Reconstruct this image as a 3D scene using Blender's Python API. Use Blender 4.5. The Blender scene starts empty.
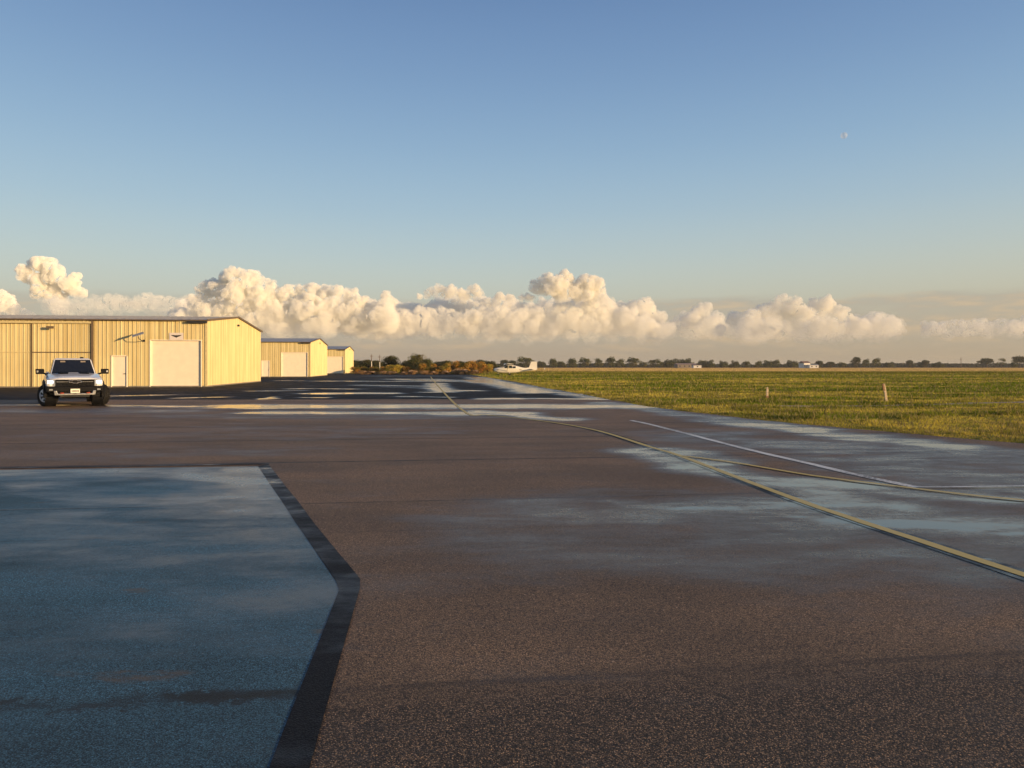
import bpy, bmesh, math, random
import numpy as np
from mathutils import Vector, Matrix, Euler
R = math.radians
random.seed(7); rng = np.random.default_rng(11)
S = bpy.context.scene
COL = S.collection
# ------------------------------------------------------------------ survey constants
EYE = 1.65; F = 710.0; HOR = 366.0
def gp(px, py):                       # ground position (metres) of a surveyed point
    Y = F * EYE / (py - HOR); return ((px - 512) / F * Y, Y)
def ap(px, py, Y):                    # position at a known distance
    return ((px - 512) / F * Y, Y, (HOR - py) / F * Y + EYE)
EXPO = .56
SUN_EL = 7.5
SUN_AZ = -28.0                        # degrees from +X (towards -Y: behind the camera)
# ------------------------------------------------------------------ numpy noise
def _hash(ix, iy, iz, seed):
    h = (ix * 374761393 + iy * 668265263 + iz * 2147483647 + seed * 1274126177) & 0xffffffff
    h = ((h ^ (h >> 13)) * 1274126177) & 0xffffffff
    h = ((h ^ (h >> 16)) * 2246822519) & 0xffffffff
    return ((h ^ (h >> 15)) & 0xffff) / 65535.0
def vnoise(p, seed=0):
    p = np.asarray(p, float); i = np.floor(p).astype(np.int64); f = p - i
    f = f * f * f * (f * (f * 6 - 15) + 10)
    r = 0
    for dx in (0, 1):
        wx = f[..., 0] if dx else 1 - f[..., 0]
        for dy in (0, 1):
            wy = f[..., 1] if dy else 1 - f[..., 1]
            for dz in (0, 1):
                wz = f[..., 2] if dz else 1 - f[..., 2]
                r = r + wx * wy * wz * _hash(i[..., 0] + dx, i[..., 1] + dy, i[..., 2] + dz, seed)
    return r
def fbm(p, oct=4, seed=0, gain=.5):
    p = np.asarray(p, float); a = 1; s = 0; t = 0
    for k in range(oct):
        s = s + a * vnoise(p * (2.03 ** k) + 17.3 * k, seed + k); t += a; a *= gain
    return s / t
def billow(p, oct=4, seed=0, gain=.5):
    p = np.asarray(p, float); a = 1; s = 0; t = 0
    for k in range(oct):
        s = s + a * (1 - np.abs(2 * vnoise(p * (2.1 ** k) + 9.1 * k, seed + k) - 1)); t += a; a *= gain
    return s / t
def xyz(x, y, z=0):
    x = np.asarray(x, float); return np.stack([x, np.asarray(y, float) + 0 * x, 0 * x + z], -1)
# ------------------------------------------------------------------ object helpers
def tag(o, label=None, cat=None, group=None, kind=None):
    if label: o['label'] = label
    if cat: o['category'] = cat
    if group: o['group'] = group
    if kind: o['kind'] = kind
    return o
def link(name, me, mat=None, parent=None, smooth=False):
    o = bpy.data.objects.new(name, me); COL.objects.link(o)
    if mat: me.materials.append(mat)
    if parent: o.parent = parent
    if smooth: me.polygons.foreach_set('use_smooth', [True] * len(me.polygons))
    return o
def pydata(name, v, f, mat=None, parent=None, smooth=False):
    me = bpy.data.meshes.new(name); me.from_pydata([tuple(p) for p in v], [], [tuple(q) for q in f]); me.update()
    return link(name, me, mat, parent, smooth)
def quads_mesh(name, V, nper, mat=None, parent=None, cols=None, smooth=False):
    """V: (n, nper, 3) array of separate polygons."""
    n = len(V); me = bpy.data.meshes.new(name)
    me.vertices.add(n * nper); me.vertices.foreach_set('co', V.reshape(-1).astype(np.float32))
    me.loops.add(n * nper); me.loops.foreach_set('vertex_index', np.arange(n * nper, dtype=np.int32))
    me.polygons.add(n); me.polygons.foreach_set('loop_start', np.arange(0, n * nper, nper, dtype=np.int32))
    me.polygons.foreach_set('loop_total', np.full(n, nper, dtype=np.int32))
    me.update(calc_edges=True); me.validate()
    if cols is not None:
        a = me.color_attributes.new('tint', 'FLOAT_COLOR', 'POINT')
        c = np.ones((n * nper, 4), np.float32); c[:, :3] = np.repeat(cols, nper, 0); a.data.foreach_set('color', c.reshape(-1))
    return link(name, me, mat, parent, smooth)
def empty(name, loc=(0, 0, 0), rz=0):
    o = bpy.data.objects.new(name, None); COL.objects.link(o); o.location = loc; o.rotation_euler.z = rz
    o.empty_display_size = .3; return o
class MB:
    def __init__(s): s.v = []; s.f = []
    def add(s, v, f):
        b = len(s.v); s.v += [tuple(p) for p in v]; s.f += [tuple(i + b for i in q) for q in f]; return s
    def box(s, x0, x1, y0, y1, z0, z1):
        return s.add([(x0,y0,z0),(x1,y0,z0),(x1,y1,z0),(x0,y1,z0),(x0,y0,z1),(x1,y0,z1),(x1,y1,z1),(x0,y1,z1)],
                     [(0,3,2,1),(4,5,6,7),(0,1,5,4),(1,2,6,5),(2,3,7,6),(3,0,4,7)])
    def hexa(s, p): # 8 points ordered like box
        return s.add(p, [(0,3,2,1),(4,5,6,7),(0,1,5,4),(1,2,6,5),(2,3,7,6),(3,0,4,7)])
    def tube(s, a, b, r0, r1=None, n=10, caps=True):
        a = Vector(a); b = Vector(b); r1 = r0 if r1 is None else r1
        d = (b - a).normalized(); u = d.orthogonal().normalized(); w = d.cross(u)
        v = []
        for P, r in ((a, r0), (b, r1)):
            for k in range(n):
                t = 2 * math.pi * k / n; v.append(P + r * (math.cos(t) * u + math.sin(t) * w))
        f = [(k, (k + 1) % n, n + (k + 1) % n, n + k) for k in range(n)]
        if caps: f += [tuple(range(n))[::-1], tuple(range(n, 2 * n))]
        return s.add(v, f)
    def lathe(s, c, axis, prof, n=24, caps=True):   # prof: (along axis, radius)
        c = Vector(c); d = Vector(axis).normalized(); u = d.orthogonal().normalized(); w = d.cross(u); v = []; f = []
        for (h, r) in prof:
            for k in range(n):
                t = 2 * math.pi * k / n; v.append(c + d * h + r * (math.cos(t) * u + math.sin(t) * w))
        for j in range(len(prof) - 1):
            for k in range(n): f.append((j*n+k, j*n+(k+1)%n, (j+1)*n+(k+1)%n, (j+1)*n+k))
        if caps: f += [tuple(range(n))[::-1], tuple(range((len(prof)-1)*n, len(prof)*n))]
        return s.add(v, f)
    def loft(s, rings, caps=True, closed=True):
        v = []; f = []; n = len(rings[0])
        for r in rings: v += [tuple(p) for p in r]
        for j in range(len(rings) - 1):
            for k in range(n if closed else n - 1): f.append((j*n+k, j*n+(k+1)%n, (j+1)*n+(k+1)%n, (j+1)*n+k))
        if caps: f += [tuple(range(n))[::-1], tuple(range((len(rings)-1)*n, len(rings)*n))]
        return s.add(v, f)
    def prism(s, pts, a, b, axis='x'):
        n = len(pts)
        def P(p, t): return (t, p[0], p[1]) if axis == 'x' else ((p[0], t, p[1]) if axis == 'y' else (p[0], p[1], t))
        return s.add([P(p, a) for p in pts] + [P(p, b) for p in pts],
                     [tuple(range(n))[::-1], tuple(range(n, 2*n))] + [(k, (k+1)%n, n+(k+1)%n, n+k) for k in range(n)])
    def build(s, name, mat, parent=None, smooth=False, bevel=0):
        o = pydata(name, s.v, s.f, mat, parent, smooth)
        bm = bmesh.new(); bm.from_mesh(o.data); bmesh.ops.recalc_face_normals(bm, faces=bm.faces); bm.to_mesh(o.data); bm.free()
        if bevel:
            m = o.modifiers.new('bevel', 'BEVEL'); m.width = bevel; m.segments = 2; m.limit_method = 'ANGLE'; m.angle_limit = R(35)
        return o
def copy_tree(o, parent=None):
    c = o.copy(); COL.objects.link(c); c.parent = parent
    for ch in o.children: copy_tree(ch, c)
    return c
# ------------------------------------------------------------------ materials
class N:
    def __init__(s, m):
        m.use_nodes = True; s.m = m; s.t = m.node_tree; s.t.nodes.clear()
    def n(s, typ, **kw):
        nd = s.t.nodes.new(typ)
        for k, v in kw.items():
            if k.startswith('i_'):
                nd.inputs[k[2:].replace('_', ' ')].default_value = v
            else: setattr(nd, k, v)
        return nd
    def l(s, a, b): s.t.links.new(a, b)
    def put(s, sock, v):
        if isinstance(v, (int, float)): sock.default_value = v
        elif isinstance(v, (tuple, list)): sock.default_value = tuple(v) + ((1,) if len(v) == 3 and sock.type == 'RGBA' else ())
        else: s.l(v, sock)
    def math(s, op, a, b=0, c=0, clamp=False):
        nd = s.n('ShaderNodeMath', operation=op, use_clamp=clamp)
        s.put(nd.inputs[0], a); s.put(nd.inputs[1], b); s.put(nd.inputs[2], c); return nd.outputs[0]
    def mix(s, f, a, b, blend='MIX'):
        nd = s.n('ShaderNodeMix', data_type='RGBA', blend_type=blend); s.put(nd.inputs[0], f); s.put(nd.inputs[6], a); s.put(nd.inputs[7], b); return nd.outputs[2]
    def rng(s, v, a, b, c=0, d=1, smooth=True):
        nd = s.n('ShaderNodeMapRange', interpolation_type='SMOOTHSTEP' if smooth else 'LINEAR')
        for k, q in enumerate((v, a, b, c, d)): s.put(nd.inputs[k], q)
        return nd.outputs[0]
    def vec(s, scale, rot=(0, 0, 0), src=None):
        if src is None: src = s.n('ShaderNodeNewGeometry').outputs['Position']
        mp = s.n('ShaderNodeMapping'); mp.inputs['Scale'].default_value = scale; mp.inputs['Rotation'].default_value = rot
        s.l(src, mp.inputs[0]); return mp.outputs[0]
    def noise(s, v, sc, det=4, rough=.55, dist=0):
        nd = s.n('ShaderNodeTexNoise'); nd.inputs['Scale'].default_value = sc; nd.inputs['Detail'].default_value = det
        nd.inputs['Roughness'].default_value = rough; nd.inputs['Distortion'].default_value = dist; s.l(v, nd.inputs['Vector']); return nd.outputs[0]
    def attr(s, name): return s.n('ShaderNodeAttribute', attribute_name=name)
    def out(s, sh): o = s.n('ShaderNodeOutputMaterial'); s.l(sh, o.inputs['Surface']); return s.m
def simple(name, col, rough=.5, metal=0, spec=.5, var=.12, scale=6, coat=0, emis=None, es=0, trans=0):
    q = N(bpy.data.materials.new(name)); b = q.n('ShaderNodeBsdfPrincipled')
    tc = q.n('ShaderNodeTexCoord').outputs['Object']
    nz = q.noise(tc, scale, 4); k = q.rng(nz, .3, .7, 1 - var, 1 + var * .5)
    cb = q.n('ShaderNodeVectorMath', operation='SCALE'); cb.inputs[0].default_value = col; q.l(k, cb.inputs[3])
    q.l(cb.outputs[0], b.inputs['Base Color'])
    q.l(q.rng(nz, .3, .7, max(0, rough - .06), min(1, rough + .06)), b.inputs['Roughness'])
    b.inputs['Metallic'].default_value = metal; b.inputs['Specular IOR Level'].default_value = spec
    b.inputs['Coat Weight'].default_value = coat; b.inputs['Coat Roughness'].default_value = .08
    b.inputs['Transmission Weight'].default_value = trans
    if emis: b.inputs['Emission Color'].default_value = (*emis, 1); b.inputs['Emission Strength'].default_value = es
    return q.out(b.outputs[0])

def asphalt(name, dry, wetcol, stone, scale=120, spec=.3, dryrough=.8, bump=.5, tintvar=.25, coarse=False, wetrough=.1, seam=False, speck=.06, streak=1.0, big_=2.0, stain=False, coarse_=1.0, w0=.52, w1=1.12):
    q = N(bpy.data.materials.new(name)); b = q.n('ShaderNodeBsdfPrincipled')
    P = q.n('ShaderNodeNewGeometry').outputs['Position']
    wa = q.attr('wet').outputs['Fac']
    rot = (0, 0, R(-7.1))
    st = q.vec((.36, .95, 1), rot, P)                       # stains stretched along the paving lanes
    n1 = q.noise(st, 1.6, 5, .6, .4); n2 = q.noise(q.vec((.9, 2.0, 1), rot, P), 2.6, 4, .6)
    nf = q.noise(P, 14, 3, .6)
    w = q.math('ADD', wa, q.math('MULTIPLY', q.math('SUBTRACT', n1, .5), big_))
    w = q.math('ADD', w, q.math('MULTIPLY', q.math('SUBTRACT', n2, .5), 1.1 * streak))
    w = q.math('ADD', w, q.math('MULTIPLY', q.math('SUBTRACT', nf, .5), .35))
    damp = q.rng(w, -.05, .85); wet = q.rng(w, w0, w1)
    # aggregate
    vo = q.n('ShaderNodeTexVoronoi'); vo.inputs['Scale'].default_value = scale; q.l(P, vo.inputs['Vector'])
    cellcol = q.n('ShaderNodeSeparateColor'); q.l(vo.outputs['Color'], cellcol.inputs[0])
    vo2 = q.n('ShaderNodeTexVoronoi'); vo2.inputs['Scale'].default_value = scale * .45; q.l(P, vo2.inputs['Vector'])
    c2 = q.n('ShaderNodeSeparateColor'); q.l(vo2.outputs['Color'], c2.inputs[0])
    gap = q.rng(vo.outputs['Distance'], .25, .75, 1.05, .25)
    val = q.math('MULTIPLY', gap, q.rng(q.math('POWER', cellcol.outputs[0], 1.6), 0, 1, .5, 1.8, False))
    big = q.noise(q.vec((.35, .8, 1), rot, P), .9, 5, .55)
    val = q.math('MULTIPLY', val, q.rng(big, .3, .7, 1 - tintvar, 1 + tintvar))
    sc = q.n('ShaderNodeVectorMath', operation='SCALE'); sc.inputs[0].default_value = dry; q.l(val, sc.inputs[3])
    spk = q.rng(c2.outputs[1], 1 - speck, 1 - speck + .03); spk = q.math('MULTIPLY', spk, q.rng(vo2.outputs['Distance'], .3, .5, 1, 0))
    col = q.mix(q.math('MULTIPLY', spk, .8), sc.outputs[0], stone)
    if seam:   # thin paving-lane joints
        sep = q.n('ShaderNodeSeparateXYZ'); q.l(P, sep.inputs[0])
        v = q.math('SUBTRACT', sep.outputs[1], q.math('MULTIPLY', sep.outputs[0], .1235))
        v = q.math('ADD', v, q.math('MULTIPLY', q.math('SUBTRACT', nf, .5), .05))
        jm = None
        for s0, wd, st_ in ((3.72, .05, .55), (7.25, .02, .5), (8.82, .035, .8), (12.62, .10, .75), (16.4, .11, .7), (20.2, .12, .6), (24.0, .10, .5), (27.8, .14, .45), (31.6, .14, .4)):
            d = q.rng(q.math('ABSOLUTE', q.math('SUBTRACT', v, s0)), wd * .4, wd, st_, 0)
            jm = d if jm is None else q.math('MAXIMUM', jm, d)
        jm = q.math('MULTIPLY', jm, q.rng(n2, .3, .6, .35, 1))
        col = q.mix(jm, col, (.012, .011, .011))
        # nearest lane laid with a coarser stone
        near = q.rng(q.math('ADD', v, q.math('ADD', q.math('MULTIPLY', q.math('SUBTRACT', nf, .5), .5), q.math('MULTIPLY', q.math('SUBTRACT', n2, .5), .5))), 3.4, 3.95, 1, 0)
        vo3 = q.n('ShaderNodeTexVoronoi'); vo3.inputs['Scale'].default_value = scale * 1.05; q.l(P, vo3.inputs['Vector'])
        c3 = q.n('ShaderNodeSeparateColor'); q.l(vo3.outputs['Color'], c3.inputs[0])
        v3 = q.math('MULTIPLY', q.rng(vo3.outputs['Distance'], .15, .62, 1.0, .22), q.rng(q.math('POWER', c3.outputs[0], 2.6), 0, 1, .2, 2.6, False))
        s3 = q.n('ShaderNodeVectorMath', operation='SCALE'); s3.inputs[0].default_value = dry; q.l(v3, s3.inputs[3])
        col = q.mix(q.math('MULTIPLY', near, coarse_), col, s3.outputs[0])
        if stain:
            lip = q.math('MULTIPLY', q.rng(q.math('ABSOLUTE', q.math('SUBTRACT', v, 8.86)), .008, .022, .7, 0), 1.0); col = q.mix(lip, col, (.20, .24, .26))
            rg = q.math('MULTIPLY', q.rng(q.math('ABSOLUTE', q.math('SUBTRACT', q.math('ADD', v, q.math('MULTIPLY', q.math('SUBTRACT', nf, .5), .3)), 3.72)), .04, .11, .85, 0), q.rng(n2, .35, .6)); col = q.mix(rg, col, (.016, .017, .018))
    if stain:
        col = q.mix(q.math('MULTIPLY', q.rng(q.noise(q.vec((.6, 1.6, 1), rot, P), 1.1, 5, .6), .63, .69), .7), col, (.14, .10, .075))
    col = q.mix(damp, col, q.mix(.6, col, wetcol)); col = q.mix(wet, col, wetcol)
    q.l(col, b.inputs['Base Color'])
    rough = q.math('SUBTRACT', dryrough, q.math('MULTIPLY', damp, dryrough - .36)); 
    rough = q.math('SUBTRACT', rough, q.math('MULTIPLY', wet, .36 - wetrough)); q.l(rough, b.inputs['Roughness'])
    q.l(q.math('ADD', q.math('ADD', spec, q.math('MULTIPLY', damp, .5 - spec)), q.math('MULTIPLY', wet, .1)), b.inputs['Specular IOR Level'])
    h = q.math('ADD', q.rng(vo.outputs['Distance'], .1, .8, 1, 0), q.math('MULTIPLY', cellcol.outputs[1], .5))
    bp = q.n('ShaderNodeBump'); bp.inputs['Distance'].default_value = .006
    q.l(q.math('MULTIPLY', q.math('SUBTRACT', 1.0, q.math('MAXIMUM', q.math('MULTIPLY', damp, .45), wet)), bump), bp.inputs['Strength'])
    q.l(h, bp.inputs['Height']); q.l(bp.outputs[0], b.inputs['Normal'])
    return q.out(b.outputs[0])

M = {}
M['pave'] = asphalt('weathered_asphalt', (.285, .172, .092), (.036, .031, .027), (.55, .38, .24), 130, seam=True, spec=.42, dryrough=.68, speck=.03, streak=.5, big_=1.45, bump=.7, wetrough=.14)
M['apron'] = asphalt('fresh_dark_asphalt', (.020, .020, .024), (.012, .013, .018), (.10, .10, .10), 60, spec=.12, dryrough=.85, bump=.3, speck=.02)
M['pad'] = asphalt('blue_pad_coating', (.072, .190, .268), (.036, .080, .112), (.30, .36, .38), 140, spec=.35, dryrough=.7, tintvar=.35, bump=.8, speck=.02, streak=.5, wetrough=.27, big_=1.7, coarse_=.45, w0=.42, w1=1.15, seam=True, stain=True)
M['seal'] = asphalt('black_sealant', (.013, .013, .015), (.010, .011, .013), (.3, .28, .25), 110, spec=.25, dryrough=.75, tintvar=.2, bump=.4, speck=.01)
def paint(name, col, under, wear=.45):
    q = N(bpy.data.materials.new(name)); b = q.n('ShaderNodeBsdfPrincipled')
    P = q.n('ShaderNodeNewGeometry').outputs['Position']
    n = q.noise(P, 22, 6, .75); n2 = q.noise(P, .8, 3, .6); wa = q.attr('wet').outputs['Fac']
    m = q.rng(q.math('ADD', n, q.math('MULTIPLY', n2, .5)), wear + .12, wear + .38)
    q.l(q.mix(m, under, col), b.inputs['Base Color'])
    q.l(q.rng(wa, .3, .9, .65, .5), b.inputs['Roughness']); b.inputs['Specular IOR Level'].default_value = .35
    return q.out(b.outputs[0])
M['yellow'] = paint('worn_yellow_paint', (.66, .47, .13), (.24, .18, .10), .27)
M['seam_sheen'] = paint('pale_seam_sheen', (.85, .80, .70), (.12, .11, .11), .42)  # pale colour standing in for sky sheen on a wet seam

# ------------------------------------------------------------------ wetness of the ground
CAPS = []
def cap(p, q, w, s, far=False): CAPS.append((*gp(*p), *gp(*q), w, s))
for c in [
    ((235, 406.3), (640, 406.3), 1.5, 1.25), ((120, 406), (250, 406.6), .9, 1.0), ((0, 405), (130, 405.4), .5, .8), ((0, 411), (180, 411), 1.3, .62),
    ((270, 412.5), (520, 413.5), .95, 1.05), ((480, 411), (560, 420), .65, 1.05), ((180, 416), (500, 417), 1.0, .45),
    ((560, 406), (690, 407), 1.2, 1.0), ((600, 403), (760, 424), .9, .75), ((740, 424), (960, 446), .85, 1.0), ((690, 418), (860, 440), .7, .6),
    ((700, 436), (1060, 468), 1.6, .62), ((790, 458), (1024, 486), .6, .55), ((650, 450), (740, 472), .55, .95), ((720, 470), (830, 500), .55, 1.0), ((760, 482), (1060, 500), .7, 1.0), ((820, 505), (1100, 530), .8, .95),
    ((640, 500), (800, 508), .45, .85), ((860, 535), (1150, 590), .7, .75), ((560, 518), (760, 514), .45, .75), ((900, 470), (1060, 478), .8, .75), ((520, 545), (900, 560), 1.1, .62), ((700, 520), (1000, 540), 1.2, .72), ((480, 512), (760, 500), .8, .62), ((780, 445), (1100, 462), 1.8, .72), ((860, 455), (1100, 500), 1.2, .7),
    ((470, 540), (760, 548), .8, .48), ((560, 570), (1000, 590), .6, .35), ((540, 500), (600, 520), .3, .5),
    ((200, 428), (420, 430), 1.0, .30), ((60, 436), (400, 434), 1.0, .25), ((0, 455), (260, 452), .9, .32),
    ] : cap(*c)
PADFROM = len(CAPS)
for c in [
    ((215, 470), (300, 492), .9, 1.0), ((0, 473), (170, 472), .8, .85), ((20, 484), (140, 500), .5, .6), ((80, 520), (330, 540), .8, .6),
    ((180, 560), (350, 590), .5, .55), ((0, 530), (200, 560), .9, .45), ((210, 495), (290, 515), .7, .75), ((0, 620), (260, 640), .6, .3),
]: cap(*c)
PADTO = len(CAPS)
for c in [
    ((475, 377), (540, 392.5), 1.5, 1.1), ((505, 384), (540, 391), 1.0, 1.0), ((436, 383), (441, 392), .9, 1.2), ((497, 398.5), (512, 398.7), .8, 1.3), ((532, 398.4), (625, 399.5), .55, 1.35),
    ((355, 381.2), (480, 381.5), 1.3, 1.0), ((350, 393.4), (386, 393.2), 1.0, 1.2), ((325, 393.4), (356, 393.2), 1.3, 1.4), ((360, 385), (420, 386), 1.0, .9), ((300, 388.5), (350, 389), .8, .95), ((395, 396.5), (450, 397), .5, .9), ((470, 380), (500, 384), 1.6, 1.2), ((250, 391), (300, 390.5), .7, .8), ((400, 379), (440, 381), 2.0, 1.1), ((445, 390), (470, 390.7), 1.0, 1.15),
    ((262, 399), (279, 396.8), .35, 1.3), ((305, 397.5), (322, 397.6), .4, 1.0), ((320, 381), (352, 381), 1.2, 1.1), ((280, 380.6), (300, 380.8), .8, 1.1), ((425, 379), (450, 380.5), 2, .9),
    ((370, 386), (430, 388), 1.0, .5), ((180, 398), (215, 397), .5, 1.0), ((100, 396), (160, 395), .9, .85), ((380, 376), (470, 376), 3, .5), ((520, 385), (600, 399), 1.0, .8)]:
    cap(*c)
CAPS = np.array(CAPS)
def wetness(x, y, which='main'):
    x = np.asarray(x, float); y = np.asarray(y, float)
    wob = fbm(xyz(x * .5, y * .8), 3, 5) - .5
    xx = x + wob * 1.6; yy = y + wob * 1.0
    out = np.zeros_like(x)
    for ci, (ax, ay, bx, by, w, s) in enumerate(CAPS):
        if (PADFROM <= ci < PADTO) != (which == 'pad'): continue
        dx, dy = bx - ax, by - ay; L = dx * dx + dy * dy + 1e-6
        t = np.clip(((xx - ax) * dx + (yy - ay) * dy) / L, 0, 1)
        d = np.hypot(xx - ax - t * dx, yy - ay - t * dy)
        out = np.maximum(out, s * np.clip(1.35 - d / w * .8, 0, 1))
    return out
def add_wet(o, which='main', gain=1.0):
    me = o.data; n = len(me.vertices); co = np.empty(n * 3, np.float32); me.vertices.foreach_get('co', co); co = co.reshape(-1, 3)
    a = me.attributes.new('wet', 'FLOAT', 'POINT'); a.data.foreach_set('value', (gain * wetness(co[:, 0], co[:, 1], which)).astype(np.float32))
def strip_grid(name, rows, nx, mat, z, which='main'):
    """rows: list of (y-left, x-left, y-right, x-right); each row becomes nx+1 points."""
    V = []; Fc = []
    for (yl, xl, yr, xr) in rows:
        for k in range(nx + 1):
            t = k / nx; V.append((xl + (xr - xl) * t, yl + (yr - yl) * t, z))
    for j in range(len(rows) - 1):
        for k in range(nx): a = j * (nx + 1) + k; Fc.append((a, a + 1, a + nx + 2, a + nx + 1))
    o = pydata(name, V, Fc, mat); add_wet(o, which); return o
# edge between pavement and grass, near to far (X as a function of Y)
EDGE = [(0.0, 21.0), (5, 18.6), (10, 14.2), (15.1, 11.0), (16.3, 10.2), (18.5, 9.1), (21.3, 7.75), (25, 6.55), (28.2, 5.65), (34, 4.9), (42, 4.1), (52, 2.7), (73, .5), (100, -3.2), (138, -8.2), (150, -10)]
EY = np.array([e[0] for e in EDGE]); EX = np.array([e[1] for e in EDGE])
def edge_x(y): return np.interp(y, EY, EX)
def edge_rag(y): return edge_x(y) + (fbm(xyz(np.asarray(y) * 1.7, 3.1), 4, 9) - .5) * .35
YJ = 35.2                     # joint where the dark apron begins
def yj(x): return YJ + .02 * x
rows = []
ys = np.concatenate([np.arange(-12, 2, 1.0), np.arange(2, 12, .15), np.arange(12, YJ, .25), [YJ]])
for y in ys:
    fr = max(0, min(1, (y - 20) / (YJ - 20))); xr = float(edge_rag(min(max(y, 0), 200))); xl = -62
    rows.append((y + fr * .02 * xl, xl, y + fr * .02 * xr, xr))
pave = strip_grid('pavement', rows, 300, M['pave'], 0.0); tag(pave, kind='structure')
rows = []
for y in np.concatenate([np.arange(YJ + .02, 60, .35), np.arange(60, 150, 1.0)]):
    fr = max(0, 1 - (y - YJ) / 10); xr = float(edge_rag(y)); xl = -62 if y < 60 else -62 - (y - 60) * .3
    rows.append((y + fr * .02 * xl, xl, y + fr * .02 * xr, xr))
apron = strip_grid('apron', rows, 220, M['apron'], -0.004); tag(apron, kind='structure')

def ribbon(name, pts, w, mat, z, kind='structure', sub=.4, rag=0.0):
    P = [Vector((p[0], p[1], 0)) for p in pts]; Q = [P[0]]
    # Catmull-Rom smoothing
    for i in range(len(P) - 1):
        p0 = P[max(i-1, 0)]; p1 = P[i]; p2 = P[i+1]; p3 = P[min(i+2, len(P)-1)]
        m = max(2, int((p2 - p1).length / sub))
        for k in range(1, m + 1):
            t = k / m
            Q.append(.5 * ((2*p1) + (-p0+p2)*t + (2*p0-5*p1+4*p2-p3)*t*t + (-p0+3*p1-3*p2+p3)*t**3))
    V = []; Fc = []
    for i, q in enumerate(Q):
        d = (Q[min(i+1, len(Q)-1)] - Q[max(i-1, 0)]).normalized(); n = Vector((-d.y, d.x, 0))
        a = random.uniform(-rag, rag); c = random.uniform(-rag, rag)
        for s in (-1, -.33, .33, 1): V.append((q + n * s * (w / 2 + (a if s < 0 else c) * (abs(s) > .9)))[:2] + (z,))
    for i in range(len(Q) - 1):
        for k in range(3): a = i * 4 + k; Fc.append((a, a+1, a+5, a+4))
    o = pydata(name, V, Fc, mat); add_wet(o); tag(o, kind=kind); return o
# yellow lines with the black border painted beneath them
main_line = [(-12.6, 110), (-9.6, 86), (-5.9, 57), (-1.87, 26.6), (-.9, 24.0), (.26, 22.3), (1.3, 20.5), (2.2, 18.0), (2.82, 14.4), (3.08, 13.0), (3.5, 8.8), (3.82, 6.8), (4.05, 5.5), (4.45, 3.0), (5.0, -2)]
ribbon('line_border', main_line[4:], .25, M['seal'], .004, rag=.012)
ribbon('taxiway_line', main_line, .115, M['yellow'], .008, rag=.006)
branch = [(3.12, 12.95), (3.69, 12.25), (4.5, 10.65), (5.22, 9.75), (5.82, 9.05), (6.3, 8.65), (7.6, 7.7), (10, 6.6)]
ribbon('taxiway_line', branch, .10, M['yellow'], .012, rag=.006)
white = [(3.6, 21.5), (3.87, 20.2), (4.2, 17.7), (4.65, 14.1), (5.02, 11.95), (5.27, 10.5), (5.5, 9.62)]
ribbon('wet_seam_streak', white, .15, M['seam_sheen'], .006, rag=.01)  # sky reflection along the wet lane seam, drawn as a pale stripe
ribbon('wet_seam_streak', [(5.51, 9.60), (6.1, 9.62), (7.0, 9.7), (8.4, 9.8), (11, 10.1)], .05, M['seam_sheen'], .0165, rag=.012)  # sheen of a wet crack, drawn as a thin pale stripe
# blue coated pad and its black edge strip
def lerp_edge(pts, y):
    return float(np.interp(y, [p[1] for p in pts], [p[0] for p in pts]))
IN = sorted([gp(258, 466.5), gp(340, 588), gp(270, 768), (-.75, 1.0)], key=lambda p: p[1])
OUT = sorted([gp(268.5, 464.5), gp(361, 583), gp(311, 768), (-.6, 1.0)], key=lambda p: p[1])
ytop = lambda x: 12.42 + .1235 * x
rows = []
for y in np.concatenate([np.arange(1.0, 11.6, .12)]):
    xr = lerp_edge(IN, min(y, gp(258, 466.5)[1])); rows.append((y + min(1, y / 11.6) * .1235 * (-16 - xr), -16, y, xr))
rows.append((ytop(-16) - .04, -16, gp(258, 466.5)[1], gp(258, 466.5)[0]))
pad = strip_grid('coated_pad', rows, 120, M['pad'], .004, 'pad'); tag(pad, kind='structure')
V = []; Fc = []; yy = [1.0, 2.0, 2.6, 3.2, 3.9, 4.6, 5.2, 5.45, 5.6, 6.4, 7.5, 8.6, 9.7, 10.8, 11.5, 11.7]
for y in yy:
    j = .0 if y in (1.0,) else random.uniform(-.008, .008)
    V += [(lerp_edge(IN, y) + j, y, .006), (lerp_edge(OUT, y) + j, y + (.02 if 5 < y < 6 else 0), .008)]
V += [(gp(258, 466.5)[0], gp(258, 466.5)[1], .008), (gp(268.5, 464.6)[0], gp(268.5, 464.6)[1], .008)]
for i in range(len(V) // 2 - 1): Fc.append((2*i, 2*i+1, 2*i+3, 2*i+2))
n0 = len(V)
for k in range(14):
    x = gp(268.5, 464.6)[0] - k * .95; V += [(x, ytop(x) - .05, .008), (x, ytop(x) + .07, .008)]
for k in range(13): a = n0 + 2 * k; Fc.append((a, a+1, a+3, a+2))
so = pydata('sealant_strip', V, Fc, M['seal']); add_wet(so, 'pad', .5); tag(so, kind='structure')

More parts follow.
